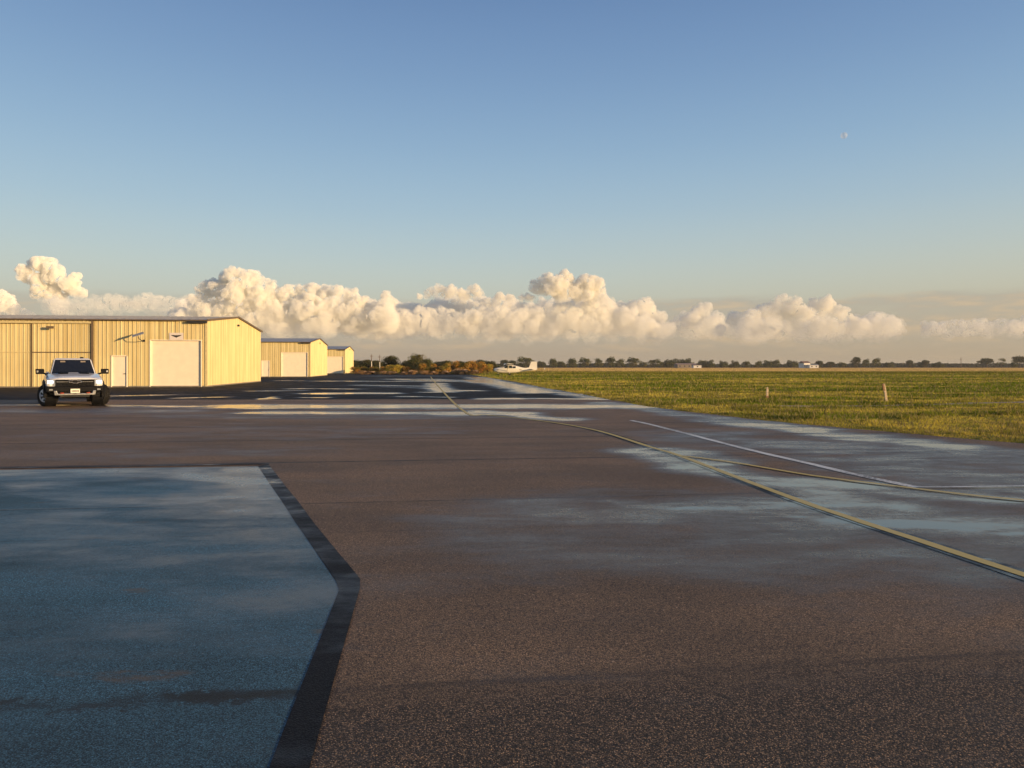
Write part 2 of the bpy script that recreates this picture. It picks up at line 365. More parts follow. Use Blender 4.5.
# ------------------------------------------------------------------ field
def field_mat():
    q = N(bpy.data.materials.new('field_ground')); b = q.n('ShaderNodeBsdfPrincipled')
    P = q.n('ShaderNodeNewGeometry').outputs['Position']; sep = q.n('ShaderNodeSeparateXYZ'); q.l(P, sep.inputs[0])
    n1 = q.noise(q.vec((.05, .14, 1), (0,0,R(4)), P), 1.0, 6, .65); n2 = q.noise(q.vec((.8, 1.6, 1), (0,0,0), P), 1.2, 5, .7)
    n3 = q.noise(q.vec((.01, .05, 1), (0,0,0), P), 1.0, 5, .6)
    green = (.060, .075, .012); yel = (.17, .135, .028); tan = (.24, .155, .062); dark = (.03, .038, .01)
    c = q.mix(q.rng(n1, .42, .6), green, yel); c = q.mix(q.math('MULTIPLY', q.rng(n2, .5, .7), .7), c, dark)
    yv = q.math('ADD', sep.outputs[1], q.math('MULTIPLY', q.math('SUBTRACT', n3, .5), 160))
    c = q.mix(q.rng(yv, 165, 215), c, q.mix(q.rng(n3, .4, .6), tan, (.19, .13, .06)))
    c = q.mix(q.rng(yv, 900, 1300), c, (.05, .055, .03))
    q.l(c, b.inputs['Base Color']); b.inputs['Roughness'].default_value = .95; b.inputs['Specular IOR Level'].default_value = .05
    bp = q.n('ShaderNodeBump'); bp.inputs['Strength'].default_value = 1; bp.inputs['Distance'].default_value = .25
    q.l(q.math('ADD', q.noise(P, 1.3, 6, .75), q.math('MULTIPLY', n1, 1.5)), bp.inputs['Height']); q.l(bp.outputs[0], b.inputs['Normal'])
    return q.out(b.outputs[0])
M['field'] = field_mat()
xs = np.concatenate([-np.geomspace(8800, 90, 24), np.arange(-80, 121, 2.0), np.geomspace(130, 8800, 24)])
ysf = np.concatenate([[-3000, -600, -120, -40], np.arange(-20, 160, 1.5), np.geomspace(162, 8800, 40)])
GX, GY = np.meshgrid(xs, ysf)
def field_z(x, y):
    x = np.asarray(x, float); y = np.asarray(y, float)
    e = np.where(y < 150, x - edge_x(np.clip(y, 0, 150)), 1e9)
    out = np.clip(e / 1.0, 0, 1); 
    z = -.06 + out * .03 + np.clip(e / 10, 0, 1) * (fbm(xyz(x * .06, y * .06), 3, 3) - .5) * .35 * (y < 400)
    return np.where(y < 150, z, -.05)
V = np.stack([GX, GY, field_z(GX, GY)], -1).reshape(-1, 3); nx_ = len(xs)
Fc = [(j*nx_+k, j*nx_+k+1, (j+1)*nx_+k+1, (j+1)*nx_+k) for j in range(len(ysf)-1) for k in range(nx_-1)]
tag(pydata('ground', V, Fc, M['field'], smooth=True), kind='structure')
# worn track crossing the grass
q = N(bpy.data.materials.new('dusty_track')); b = q.n('ShaderNodeBsdfPrincipled'); P = q.n('ShaderNodeNewGeometry').outputs['Position']
q.l(q.mix(q.rng(q.noise(P, 2.5, 5, .7), .35, .65), (.19, .15, .10), (.34, .28, .20)), b.inputs['Base Color']); b.inputs['Roughness'].default_value = .95
M['track'] = q.out(b.outputs[0])
TRK = [(11.2, 29.5), (14.5, 29.9), (18, 30.6), (22, 31.8), (27, 33.2), (34, 35.2), (45, 38)]
def track_y(x): return np.interp(x, [p[0] for p in TRK], [p[1] for p in TRK])
V = []; Fc = []
for k, x in enumerate(np.arange(8, 45, .6)):
    y = float(track_y(x)); hw = .50 + .1 * math.sin(k * 1.3)
    for s in (-1, 1): V.append((x, y + s * hw, float(field_z(x, y + s * hw)) + .025))
for k in range(len(V)//2 - 1): Fc.append((2*k, 2*k+1, 2*k+3, 2*k+2))
tag(pydata('path', V, Fc, M['track']), kind='structure')

# grass blades
def tint_mat(name, trans=.35, rough=.6, gain=1.0):
    q = N(bpy.data.materials.new(name)); c = q.attr('tint').outputs['Color']
    if gain != 1: c = q.mix(1, c, (gain, gain, gain), 'MULTIPLY')
    d = q.n('ShaderNodeBsdfDiffuse'); t = q.n('ShaderNodeBsdfTranslucent'); m = q.n('ShaderNodeMixShader'); m.inputs[0].default_value = trans
    q.l(c, d.inputs[0]); q.l(c, t.inputs[0]); q.l(d.outputs[0], m.inputs[1]); q.l(t.outputs[0], m.inputs[2]); return q.out(m.outputs[0])
M['grass'] = tint_mat('grass_blades', .4)
def grass():
    n = 420000
    u = rng.random(n); y0, y1 = 13.0, 150.0
    Y = (y0 ** -.55 + u * (y1 ** -.55 - y0 ** -.55)) ** (-1 / .55)
    ex = edge_x(Y); xr = .80 * Y + 3; X = ex + (xr - ex) * rng.random(n) ** 1.0
    # a denser fringe along the pavement
    k = rng.random(n) < .12; X = np.where(k, ex + np.abs(rng.normal(0, .5, n)), X)
    X += (rng.random(n) - .5) * .08
    X = np.where((X > xr), xr, X)
    keep = (X > edge_rag(Y) - .04); 
    dt = np.abs(Y - track_y(X)); keep &= ~((dt < .62) & (X > 11) & (rng.random(n) < .96))
    X = X[keep]; Y = Y[keep]; n = len(X)
    p1 = fbm(xyz(X * .12, Y * .30), 4, 21); p2 = fbm(xyz(X * .9, Y * .9), 3, 31); p3 = fbm(xyz(X * .03, Y * .12), 3, 41)
    m = np.clip((p1 * .55 + p3 * .45 - .47) / .09, 0, 1)
    e = X - edge_x(Y); m = np.maximum(m, np.clip(1.0 - e / 3.0, 0, 1) * .75)
    m = np.maximum(m, np.clip((1.4 - np.abs(Y - track_y(X))) / 1.4, 0, 1) * .7)
    g = np.array([.20, .25, .020]); yv = np.array([.62, .50, .085]); dk = np.array([.055, .085, .012])
    m = np.clip(m, 0, 1); col = g * (1 - m[:, None]) + yv * m[:, None]
    d = np.clip((p2 - .52) / .12, 0, 1)[:, None] * .6; col = col * (1 - d) + dk * d
    st = rng.random(n) < .10; col[st] = np.array([.36, .28, .11]) * (.7 + .5 * rng.random(st.sum()))[:, None]
    col *= (.7 + .6 * rng.random(n))[:, None]
    H = (.05 + .07 * rng.random(n)) * (.6 + 1.1 * p2) * np.where(m > .5, .85, 1.15); H = H * (1 + Y / 160)
    H[st] *= 1.6
    H *= .68; tall = (fbm(xyz(X * 1.4, Y * 1.4), 2, 77) > .66) & (rng.random(n) < .6); H[tall] *= 1.7
    H *= np.clip(.55 + e * .5, .45, 1)
    W = .006 + .0007 * Y
    a = rng.random(n) * np.pi * 2; la = rng.random(n) * np.pi * 2; ln = H * (.2 + .6 * rng.random(n))
    zb = field_z(X, Y) - .01
    V = np.empty((n, 3, 3))
    V[:, 0] = np.stack([X - np.cos(a) * W, Y - np.sin(a) * W, zb], -1); V[:, 1] = np.stack([X + np.cos(a) * W, Y + np.sin(a) * W, zb], -1)
    V[:, 2] = np.stack([X + np.cos(la) * ln, Y + np.sin(la) * ln, zb + H], -1)
    o = quads_mesh('grass', V, 3, M['grass'], cols=col)
    tag(o, 'green and straw coloured grass covering the airfield beside the pavement', 'grass', kind='stuff')
grass()
def straw():
    n = 90000; u = rng.random(n); Y = 140 * (620 / 140) ** u; X = (rng.random(n) * 2 - 1) * (.78 * Y + 20); X = np.where(X < edge_x(np.minimum(Y, 150)) , np.abs(X), X)
    k = ~((Y < 156) & (X < edge_x(np.minimum(Y, 150)))); X = X[k]; Y = Y[k]; n = len(X)
    p = fbm(xyz(X * .01, Y * .05), 4, 55); m = np.clip((Y - 150 + (p - .5) * 110) / 100, 0, 1)[:, None]
    col = np.array([.20, .20, .022]) * (1 - m) + np.array([.60, .42, .17]) * m; col *= (.75 + .5 * rng.random(n))[:, None] * (.75 + .5 * p)[:, None]
    dkb = (np.abs(Y - 168 - 10 * (p - .5)) < 6) & (X > 60); col[dkb] *= .35
    H = (.16 + .16 * rng.random(n)); W_ = .0011 * Y * (.6 + rng.random(n)); a = rng.random(n) * np.pi * 2; zb = np.full(n, -.06)
    V = np.empty((n, 3, 3)); V[:, 0] = np.stack([X - np.cos(a) * W_, Y - np.sin(a) * W_, zb], -1); V[:, 1] = np.stack([X + np.cos(a) * W_, Y + np.sin(a) * W_, zb], -1); V[:, 2] = np.stack([X, Y + .1, zb + H], -1)
    o = quads_mesh('dry_grass', V, 3, M['grass'], cols=col); tag(o, 'dry tan grass stretching across the far side of the airfield', 'dry grass', kind='stuff')
straw()

# ------------------------------------------------------------------ hangars
M['wall'] = simple('ribbed_tan_steel', (.62, .52, .235), .45, var=.07, scale=.8, spec=.3)
q = N(M['wall']); b = q.n('ShaderNodeBsdfPrincipled'); tc_ = q.n('ShaderNodeTexCoord').outputs['Object']
n_ = q.noise(q.vec((3.6, 3.6, .04), (0,0,0), tc_), 1.0, 4, .7); n2_ = q.noise(q.vec((1, 1, .5), (0,0,0), tc_), .7, 4, .6)
c_ = q.mix(q.rng(n_, .35, .65), (.58, .46, .21), (.84, .70, .37)); c_ = q.mix(q.rng(n2_, .4, .7, 0, .25), c_, (.50, .36, .16)); q.l(c_, b.inputs['Base Color']); b.inputs['Roughness'].default_value = .45; b.inputs['Specular IOR Level'].default_value = .3
q.out(b.outputs[0]); M['wall_side'] = M['wall']
M['door'] = simple('cream_painted_door', (.93, .80, .60), .5, var=.04, scale=2)
M['trim'] = simple('bronze_trim', (.16, .11, .06), .5)
M['light_trim'] = simple('tan_corner_trim', (.66, .53, .26), .45)
M['roof'] = simple('galvanised_roof', (.30, .30, .33), .5, metal=.3, var=.15, scale=1.5)
M['dark'] = simple('dark_fixture', (.03, .028, .025), .5)
M['grey'] = simple('grey_panel', (.30, .32, .36), .4)
M['sign'] = simple('white_sign', (.78, .68, .60), .5, var=.03)
M['concrete'] = simple('concrete_base', (.22, .19, .15), .9, var=.25, scale=2)
def corrugated(mb, x0, x1, z0, ztop, pitch=.305, flip=1, y=0.0, phase=0):
    """Ribbed sheet in the local XZ plane facing -Y; ztop is a function of x."""
    pts = []; x = x0; k = 0
    prof = [(0, 0), (.09, 0), (.105, -.032), (.135, -.032), (.15, 0), (.20, 0), (.207, -.014), (.225, -.014), (.232, 0), (.305, 0)]
    while x < x1 - 1e-6:
        for (a, d) in prof[:-1]:
            xa = x + a * pitch / .305
            if xa <= x1: pts.append((xa, d))
        x += pitch; k += 1
    pts.append((x1, 0))
    b = len(mb.v)
    for (xa, d) in pts: mb.v.append((xa, y + d, z0)); mb.v.append((xa, y + d, ztop(xa)))
    for i in range(len(pts) - 1): mb.f.append((b+2*i, b+2*i+2, b+2*i+3, b+2*i+1))
HW = 18.6      # depth of each hangar (its gable end)
EAVE, PEAK = 5.22, 6.06
def hangar(loc, length, big_door, label, door_w=3.86):
    """Local frame: origin at the near corner, +x towards the right (the gable end is the x=0 face), front wall runs towards -x, facing -y."""
    t = empty('hangar', (*loc, 0), R(7.0)); tag(t, label, 'hangar', 'metal hangars in a row left of the taxiway')
    L = length; RB = .33                   # offset of roller door's right jamb
    rx1, rx0 = -.36, -.36 - door_w; rh = 3.64
    wx1 = rx0 - 1.66; wx0 = wx1 - 1.18; wh = 2.46
    def ztop(x): return EAVE
    w = MB()
    bx1 = wx0 - 1.32
    # front sheet split round the openings
    segs = [(rx1, 0, .1, EAVE), (rx0, rx1, rh, EAVE), (wx1, rx0, .1, EAVE), (wx0, wx1, wh, EAVE), (bx1 if big_door else -L, wx0, .1, EAVE)]
    if big_door: segs.append((-L, bx1 - 17.0, .1, EAVE)); segs.append((bx1 - 17.0, bx1, EAVE - .28, EAVE))
    for (a, b_, z0, z1) in segs: corrugated(w, a, b_, z0, lambda x, z1=z1: z1)
    w.build('front_wall', M['wall'], t)
    # gable end: sheet facing +x
    g = MB(); gz = lambda y: EAVE + (PEAK - EAVE) * (1 - abs(y - HW/2) / (HW/2))
    corrugated(g, 0, HW, .1, gz); g.v = [(-y_, x_, z_) for (x_, y_, z_) in g.v]
    g.build('gable_wall', M['wall_side'], t)
    g = MB(); corrugated(g, 0, HW, .1, gz); g.v = [(-L + y_, x_, z_) for (x_, y_, z_) in g.v]; g.build('gable_wall', M['wall_side'], t)
    bk = MB(); bk.box(-L, 0, HW - .02, HW, .1, EAVE); bk.build('back_wall', M['wall'], t)
    r = MB()
    for (ya, za, yb, zb) in ((-.22, EAVE + .0, HW/2, PEAK + .02), (HW + .22, EAVE + .0, HW/2, PEAK + .02)):
        n = int(L / .6)
        for k in range(n):
            xa = .12 - k * (L + .24) / n; xb = .12 - (k + 1) * (L + .24) / n
            r.hexa([(xb, ya, za+.02), (xa, ya, za+.02), (xa, yb, zb+.02), (xb, yb, zb+.02), (xb, ya, za+.06), (xa, ya, za+.06), (xa, yb, zb+.06), (xb, yb, zb+.06)])
            r.hexa([(xa-.04, ya, za+.062), (xa, ya, za+.062), (xa, yb, zb+.062), (xa-.04, yb, zb+.062), (xa-.04, ya, za+.10), (xa, ya, za+.10), (xa, yb, zb+.10), (xa-.04, yb, zb+.10)])
    ro = r.build('roof', M['roof'], t)
    rt = MB()
    for (ya, za, yb, zb) in ((-.25, EAVE, HW/2, PEAK + .02), (HW + .25, EAVE, HW/2, PEAK + .02)):
        rt.hexa([(.122, ya, za-.05), (.16, ya, za-.05), (.16, yb, zb-.03), (.122, yb, zb-.03), (.122, ya, za+.11), (.16, ya, za+.11), (.16, yb, zb+.12), (.122, yb, zb+.12)])
    rt.build('rake_trim', M['trim'], t)
    gt = MB(); gt.box(-L - .1, -1.9, -.30, -.22, EAVE - .03, EAVE + .04); gt.box(-1.9, .10, -.26, -.22, EAVE - .02, EAVE + .05); gt.build('gutter', M['trim'], t)
    sf = MB(); sf.box(-1.35, .08, -.36, -.045, EAVE - .20, EAVE - .05); sf.build('eave_vent', M['dark'], t)
    ct = MB(); ct.box(-.10, .045, -.05, -.036, .06, EAVE - .02); ct.box(.034, .046, -.036, .10, .06, EAVE - .02); ct.build('corner_trim', M['light_trim'], t)
    cb = MB(); cb.box(-L, .02, -.02, HW, 0, .1); cb.build('foundation', M['concrete'], t)
    # roller door in a recess
    rd = MB(); n = 12
    for k in range(n):
        z0 = .04 + k * (rh - .04) / n; z1 = .04 + (k + 1) * (rh - .04) / n
        rd.box(rx0 + .05, rx1 - .05, .10, .14, z0 + .028, z1); rd.box(rx0 + .05, rx1 - .05, .13, .14, z0, z0 + .028)
    rd.build('roller_door', M['door'], t)
    jf = MB(); jf.box(rx0 - .02, rx0 + .05, -.045, .15, .02, rh); jf.box(rx1 - .05, rx1 + .02, -.05, .15, .02, rh); jf.box(rx0 - .02, rx1 + .02, -.045, .15, rh, rh + .07); jf.build('door_frame', M['door'], t)
    wd = MB(); wd.box(wx0 + .06, wx1 - .06, .04, .09, .04, wh - .06); d = wd.build('walk_door', M['door'], t)
    hd = MB(); hd.tube((wx1 - .16, .04, 1.05), (wx1 - .16, -.03, 1.05), .03); hd.box(wx1 - .27, wx1 - .14, -.045, -.025, 1.03, 1.07); hd.build('handle', M['dark'], d)
    wf = MB(); wf.box(wx0 - .02, wx0 + .06, -.05, .10, .02, wh); wf.box(wx1 - .06, wx1 + .03, -.05, .10, .02, wh); wf.box(wx0 - .02, wx1 + .03, -.05, .10, wh - .06, wh + .02); wf.build('door_frame', M['door'], t)
    # lamp under the gable peak
    lp = MB(); lp.box(.04, .16, HW/2 - .12, HW/2 + .12, 5.28, 5.42); lp.tube((.04, HW/2, 5.45), (.2, HW/2, 5.38), .03); lp.build('wall_lamp', M['dark'], t)
    # interior so that door gaps are not see-through
    if big_door:
        leaf_w = 4.38; zr = 2.70
        for k in range(4):
            x1 = bx1 - .12 - k * leaf_w; x0 = x1 - leaf_w + .08
            lf = MB(); yl = .02 if k % 2 else -.04
            corrugated(lf, x0 + .06, x1 - .06, .08, lambda x: zr - .04, y=yl); corrugated(lf, x0 + .06, x1 - .06, zr + .04, lambda x: EAVE - .30, y=yl)
            l_ = lf.build('door_leaf', M['wall'], t)
            fr = MB(); fr.box(x0, x0 + .05, yl - .04, yl + .05, .05, EAVE - .3); fr.box(x1 - .05, x1, yl - .04, yl + .05, .05, EAVE - .3); fr.box(x0 + .05, x1 - .05, yl - .035, yl + .05, zr - .04, zr + .04)
            fr.build('leaf_frame', M['trim'] if k == 0 else M['light_trim'], l_)
        po = MB(); po.box(bx1 - .10, bx1 + .05, -.16, -.05, 0, EAVE - .05); po.build('door_post', M['trim'], t)
        hr = MB(); hr.box(bx1 - 17, bx1 - .1, -.20, -.05, EAVE - .30, EAVE - .14); hr.build('door_track', M['light_trim'], t)
    return t, dict(rx0=rx0, rx1=rx1, wx0=wx0, wx1=wx1, bx1=bx1)
C1 = ((206.5 - 512) / F * 55.9, 55.9); dv = (-math.sin(R(7)), math.cos(R(7)))
def along(c, d): return (c[0] + dv[0] * d, c[1] + dv[1] * d)
h1, g1 = hangar(C1, 44, True, 'nearest and largest tan ribbed metal hangar with a sliding door behind the white pickup')
h2, _ = hangar(along(C1, 51.0), 30, False, 'middle tan metal hangar showing one cream roller door and a gable end')
h3, _ = hangar(along(C1, 97.5), 30, False, 'farthest and smallest tan metal hangar, nearest the utility poles')
def on_wall(x, y, z):   # point in nearest hangar's frame -> world
    c, s = math.cos(R(7)), math.sin(R(7)); return (C1[0] + x * c - y * s, C1[1] + x * s + y * c, z)
# winged emblem sign over the roller door
sx = (g1['rx0'] + g1['rx1']) / 2 + .0
sg = empty('wall_sign', on_wall(sx + .05, -.04, 3.96), R(7)); tag(sg, 'small white board with black pilot wings above the roller door of the nearest hangar', 'sign')
MB().box(-.52, .52, -.03, 0, -.27, .29).build('board', M['sign'], sg)
e = MB()
for s in (-1, 1):
    for k, (l, zz, hh) in enumerate(((.42, .075, .035), (.36, .035, .032), (.28, -.003, .030), (.18, -.038, .028))):
        pts = [(s * .05, zz - .02), (s * l * .6, zz - .005), (s * l, zz + .03), (s * l * .9, zz + .03 + hh * .6), (s * .05, zz + hh - .015)]
        e.prism(pts if s > 0 else pts[::-1], -.038, -.0305, 'y')
e.prism([(-.06, .06), (-.06, -.02), (0, -.11), (.06, -.02), (.06, .06), (0, .12)], -.045, -.0305, 'y')
e.build('wings_emblem', M['dark'], sg)
# flat dish on a curved arm
dp = on_wall(g1['rx0'] - .42, -.05, 3.62)
ds = empty('antenna', dp, R(7)); tag(ds, 'flat grey satellite dish on a curved arm beside the roller door of the nearest hangar', 'antenna')
MB().box(-.07, .07, -.03, 0, -.08, .08).build('bracket', M['dark'], ds)
a = MB(); arc = [(0, -.03, 0), (0, -.40, -.01), (-.04, -.84, .10), (-.06, -.96, .26), (-.08, -.98, .42)]
for p, q_ in zip(arc, arc[1:]): a.tube(p, q_, .025)
a.build('arm', M['dark'], ds)
pn = MB(); pn.box(-.42, .42, -.24, .24, -.012, .018); po = pn.build('dish_panel', M['grey'], ds, bevel=.02); po.location = (-.08, -.98, .44); po.rotation_euler = (R(22), R(-20), R(18))
# lamp over the sliding door
lm = empty('wall_lamp', on_wall(g1['bx1'] - 2.9, -.04, 4.62), R(7)); tag(lm, 'small box lamp high on the sliding hangar door above the pickup', 'lamp')
MB().box(-.03, .03, -.35, 0, -.03, .03).build('arm', M['dark'], lm); MB().box(-.26, .26, -.44, -.35, -.12, .07).build('lamp_head', M['trim'], lm)

# ------------------------------------------------------------------ pickup truck (front faces -y, origin under the front axle)
M['paint'] = simple('white_truck_paint', (.74, .72, .70), .22, coat=.6, var=.02)
M['black'] = simple('black_plastic', (.006, .006, .007), .65, spec=.15, var=.2, scale=20)
M['gloss'] = simple('gloss_black', (.01, .01, .011), .12)
M['glass'] = simple('dark_glass', (.012, .014, .017), .06, spec=.8)
M['tyre'] = simple('tyre_rubber', (.016, .015, .014), .8, spec=.2, var=.3, scale=15)
M['rim'] = simple('machined_rim', (.75, .75, .75), .35, metal=.3)
M['rimdark'] = simple('dark_rim', (.03, .03, .03), .4, metal=.3)
M['chrome'] = simple('silver_trim', (.62, .60, .57), .22, metal=.8)
M['lamp'] = simple('lit_headlamp', (.9, .9, .9), .3, emis=(.92, .97, 1.0), es=2.2)
M['lamphouse'] = simple('lamp_glass', (.25, .26, .27), .1, spec=.7)
M['plate'] = simple('licence_plate', (.78, .74, .62), .5, var=.02)
M['red'] = simple('red_hook', (.35, .05, .02), .5)
M['seatm'] = simple('tan_seat', (.25, .2, .15), .8)
M['amber'] = simple('amber_marker', (.6, .25, .03), .3)
tx, ty = gp(72, 406.4)
rzt = math.atan2(-tx, ty) + R(2)
tr = empty('pickup_truck', (tx - .25, ty + .55, 0), rzt); tr.scale = (1.03, 1.0, 1.0); tag(tr, 'white lifted pickup with black grille and lit headlights parked before the nearest hangar', 'pickup truck')
HWD = 1.00
# body shell lower: side profile sections lofted along y
def sect(hw, z0, z1, crown=.04, r=.10):
    return [(-hw+.04, z0), (-hw, z0+.12), (-hw-.01, (z0+z1)/2), (-hw+.02, z1-r), (-hw+.10, z1-.02), (-hw*.5, z1+crown*.7), (0, z1+crown),
            (hw*.5, z1+crown*.7), (hw-.10, z1-.02), (hw-.02, z1-r), (hw+.01, (z0+z1)/2), (hw, z0+.12), (hw-.04, z0)]
bd = MB()
secs = [(-.86, .86, .80, 1.08), (-.80, .93, .70, 1.14), (-.55, .97, .70, 1.20), (0, .985, .70, 1.275), (.6, .985, .60, 1.33), (.78, .985, .52, 1.335)]
bd.loft([[(x, y, z) for (x, z) in sect(hw, z0, z1)] for (y, hw, z0, z1) in secs])
# doors and sill (cab lower)
bd.loft([[(x, y, z) for (x, z) in sect(hw, z0, z1, .0)] for (y, hw, z0, z1) in [(.80, .985, .50, 1.30), (1.6, .985, .50, 1.31), (3.05, .985, .52, 1.32)]])
# bed
bd.loft([[(x, y, z) for (x, z) in sect(hw, z0, z1, .0)] for (y, hw, z0, z1) in [(3.08, .985, .58, 1.40), (4.4, .985, .62, 1.42), (4.72, .97, .66, 1.42)]])
body = bd.build('body', M['paint'], tr, smooth=False, bevel=.015)
# fender flares (black)
for s in (-1, 1):
    for yc in (0, 3.75):
        fl = MB()
        ring_o = []; ring_i = []
        for k in range(13):
            t = math.pi * (-.04 + 1.08 * k / 12); ring_o.append((yc - math.cos(t) * .60, .44 + math.sin(t) * .60)); ring_i.append((yc - math.cos(t) * .50, .44 + math.sin(t) * .50))
        for k in range(12):
            a0, a1, b0, b1 = ring_o[k], ring_o[k+1], ring_i[k], ring_i[k+1]; xo = s * 1.055; xi = s * .93
            fl.hexa([(xi, *b0), (xo, *b0), (xo, *b1), (xi, *b1), (xi, *a0), (xo - s*.03, *a0), (xo - s*.03, *a1), (xi, *a1)])
        fl.build('fender_flare', M['black'], tr)
        ww = MB(); ww.lathe((s * .62, yc, .47), (s, 0, 0), [(0, .49), (.37, .49)], 20); ww.build('wheel_well', M['black'], tr)
# cab greenhouse
cab = MB()
def cabring(y0, hw0, z): return None
low = 1.30
P0 = [(-.80, .72, low), (.80, .72, low), (.84, 3.02, low+.02), (-.84, 3.02, low+.02)]
P1 = [(-.66, 1.36, 1.93), (.66, 1.36, 1.93), (.68, 2.72, 1.95), (-.68, 2.72, 1.95)]
P2 = [(-.56, 1.50, 1.985), (.56, 1.50, 1.985), (.58, 2.60, 1.995), (-.58, 2.60, 1.995)]
cab.loft([P0, P1, P2]); cab.build('cab', M['paint'], tr, bevel=.03)
def lerpP(a, b, t): return tuple(a[i] + (b[i] - a[i]) * t for i in range(3))
def pane(q4, m, off, ins, thick=.012):
    a, b_, c, d = [Vector(p) for p in q4]; n = (b_ - a).cross(d - a).normalized(); ce = (a + b_ + c + d) / 4
    if n.dot(Vector(off)) < 0: n = -n
    pts = [p + (ce - p).normalized() * ins for p in (a, b_, c, d)]
    m.hexa([p + n * .002 for p in pts] + [p + n * (.002 + thick) for p in pts])
ws = MB(); pane([P0[0], P0[1], P1[1], P1[0]], ws, (0, -1, 0), .05); ws.build('windscreen', M['glass'], tr)
for s in (0, 1):
    A, B, Cc, D = (P0[1], P0[2], P1[2], P1[1]) if s else (P0[3], P0[0], P1[0], P1[3])
    sw = MB()
    if s:
        pane([lerpP(A, B, .06), lerpP(A, B, .5), lerpP(D, Cc, .48), lerpP(D, Cc, .02)], sw, (1, 0, 0), .05); pane([lerpP(A, B, .53), lerpP(A, B, .93), lerpP(D, Cc, .95), lerpP(D, Cc, .52)], sw, (1, 0, 0), .05)
    else:
        pane([lerpP(B, A, .06), lerpP(B, A, .5), lerpP(Cc, D, .48), lerpP(Cc, D, .02)], sw, (-1, 0, 0), .05); pane([lerpP(B, A, .53), lerpP(B, A, .93), lerpP(Cc, D, .95), lerpP(Cc, D, .52)], sw, (-1, 0, 0), .05)
    sw.build('side_window', M['glass'], tr)
# sun visors / seats glimpsed are shown as pale tags on the screen top
for s in (-1, 1):
    vz = MB(); cpt = Vector((s * .36, 1.245, 1.845)); vz.hexa([cpt + Vector(p) for p in ((-.09,-.035,-.035),(.09,-.035,-.035),(.09,-.02,-.02),(-.09,-.02,-.02),(-.09,0.005,.02),(.09,0.005,.02),(.09,.02,.03),(-.09,.02,.03))])
    vz.build('sun_visor', M['seatm'], tr)
rail = MB(); rail.box(.30, .42, 2.1, 2.5, 1.99, 2.05); rail.build('roof_antenna', M['black'], tr)
wp = MB()
for s in (-1, 1): wp.tube((s * .1 - .25, .70, 1.345), (s * .1 + .22, .78, 1.40), .012)
wp.build('wiper', M['black'], tr)
# hood scoops
hs = MB()
for s in (-1, 1):
    x = s * .36; hs.hexa([(x-.17, .10, 1.285), (x+.17, .10, 1.285), (x+.19, .60, 1.335), (x-.19, .60, 1.335), (x-.14, .20, 1.355), (x+.14, .20, 1.355), (x+.17, .58, 1.41), (x-.17, .58, 1.41)])
hs.build('hood_scoop', M['black'], tr)
hb = MB(); hb.hexa([(-.60, -.78, 1.12), (.60, -.78, 1.12), (.50, .62, 1.33), (-.50, .62, 1.33), (-.56, -.70, 1.19), (.56, -.70, 1.19), (.44, .6, 1.385), (-.44, .6, 1.385)]); hb.build('hood', M['paint'], tr, bevel=.02)
# grille
gr = MB(); gr.hexa([(-.66, -.90, .78), (.66, -.90, .78), (.66, -.78, .78), (-.66, -.78, .78), (-.66, -.885, 1.185), (.66, -.885, 1.185), (.62, -.76, 1.185), (-.62, -.76, 1.185)])
gr = gr.build('grille', M['black'], tr); gr.location.z = -.08
gb = MB()
for z, w in ((.845, .56), (.915, .60), (.985, .60)): gb.box(-w, w, -.925, -.888, z, z + .026)
for k in range(9): x = -.52 + k * .13; gb.box(x - .012, x + .012, -.918, -.887, .80, 1.03)
gb.build('grille_bar', M['gloss'], gr)
gc = MB(); gc.box(-.63, .63, -.935, -.895, 1.055, 1.15); gc.build('grille_bar', M['gloss'], gr)
# hollow bow-tie outline badge
bt = MB(); o_ = [(-.20, -.035), (-.075, -.035), (-.075, -.062), (.10, -.062), (.085, -.035), (.21, -.035), (.19, .035), (.07, .035), (.07, .062), (-.105, .062), (-.09, .035), (-.215, .035)]
for k in range(len(o_)):
    a_, b_ = o_[k], o_[(k+1) % len(o_)]; bt.tube((a_[0], -.95, 1.10 + a_[1]), (b_[0], -.95, 1.10 + b_[1]), .015, n=6)
bt.build('badge', M['chrome'], gr)
for s in (-1, 1):
    ch = MB(); ch.box(min(s*.24, s*.62), max(s*.24, s*.62), -.948, -.936, 1.085, 1.10)
    ch.build('trim_strip', M['chrome'], gr)
for s in (-1, 1):
    hl = MB(); hl.hexa([(s*.66 if s>0 else -.93, -.895 if s>0 else -.80, .93), (s*.66 if s<0 else .93, -.895 if s<0 else -.80, .93), (.90 if s>0 else -.66, -.70, .93), (.66 if s>0 else -.90, -.70, .93),
                        (s*.66 if s>0 else -.95, -.885 if s>0 else -.78, 1.19), (s*.66 if s<0 else .95, -.885 if s<0 else -.78, 1.19), (.90 if s>0 else -.64, -.66, 1.2), (.64 if s>0 else -.90, -.66, 1.2)])
    h = hl.build('headlight', M['lamphouse'], tr, bevel=.01); h.location.z = -.08
    le = MB(); xa, xb = sorted((s * .73, s * .915))
    ya, yb = (-.905, -.835) if s > 0 else (-.835, -.905)
    le.hexa([(xa, ya, 1.03), (xb, yb, 1.03), (xb, yb + .03, 1.03), (xa, ya + .03, 1.03), (xa, ya + .004, 1.14), (xb, yb + .004, 1.14), (xb, yb + .03, 1.14), (xa, ya + .03, 1.14)])
    le.build('lamp', M['lamp'], h)
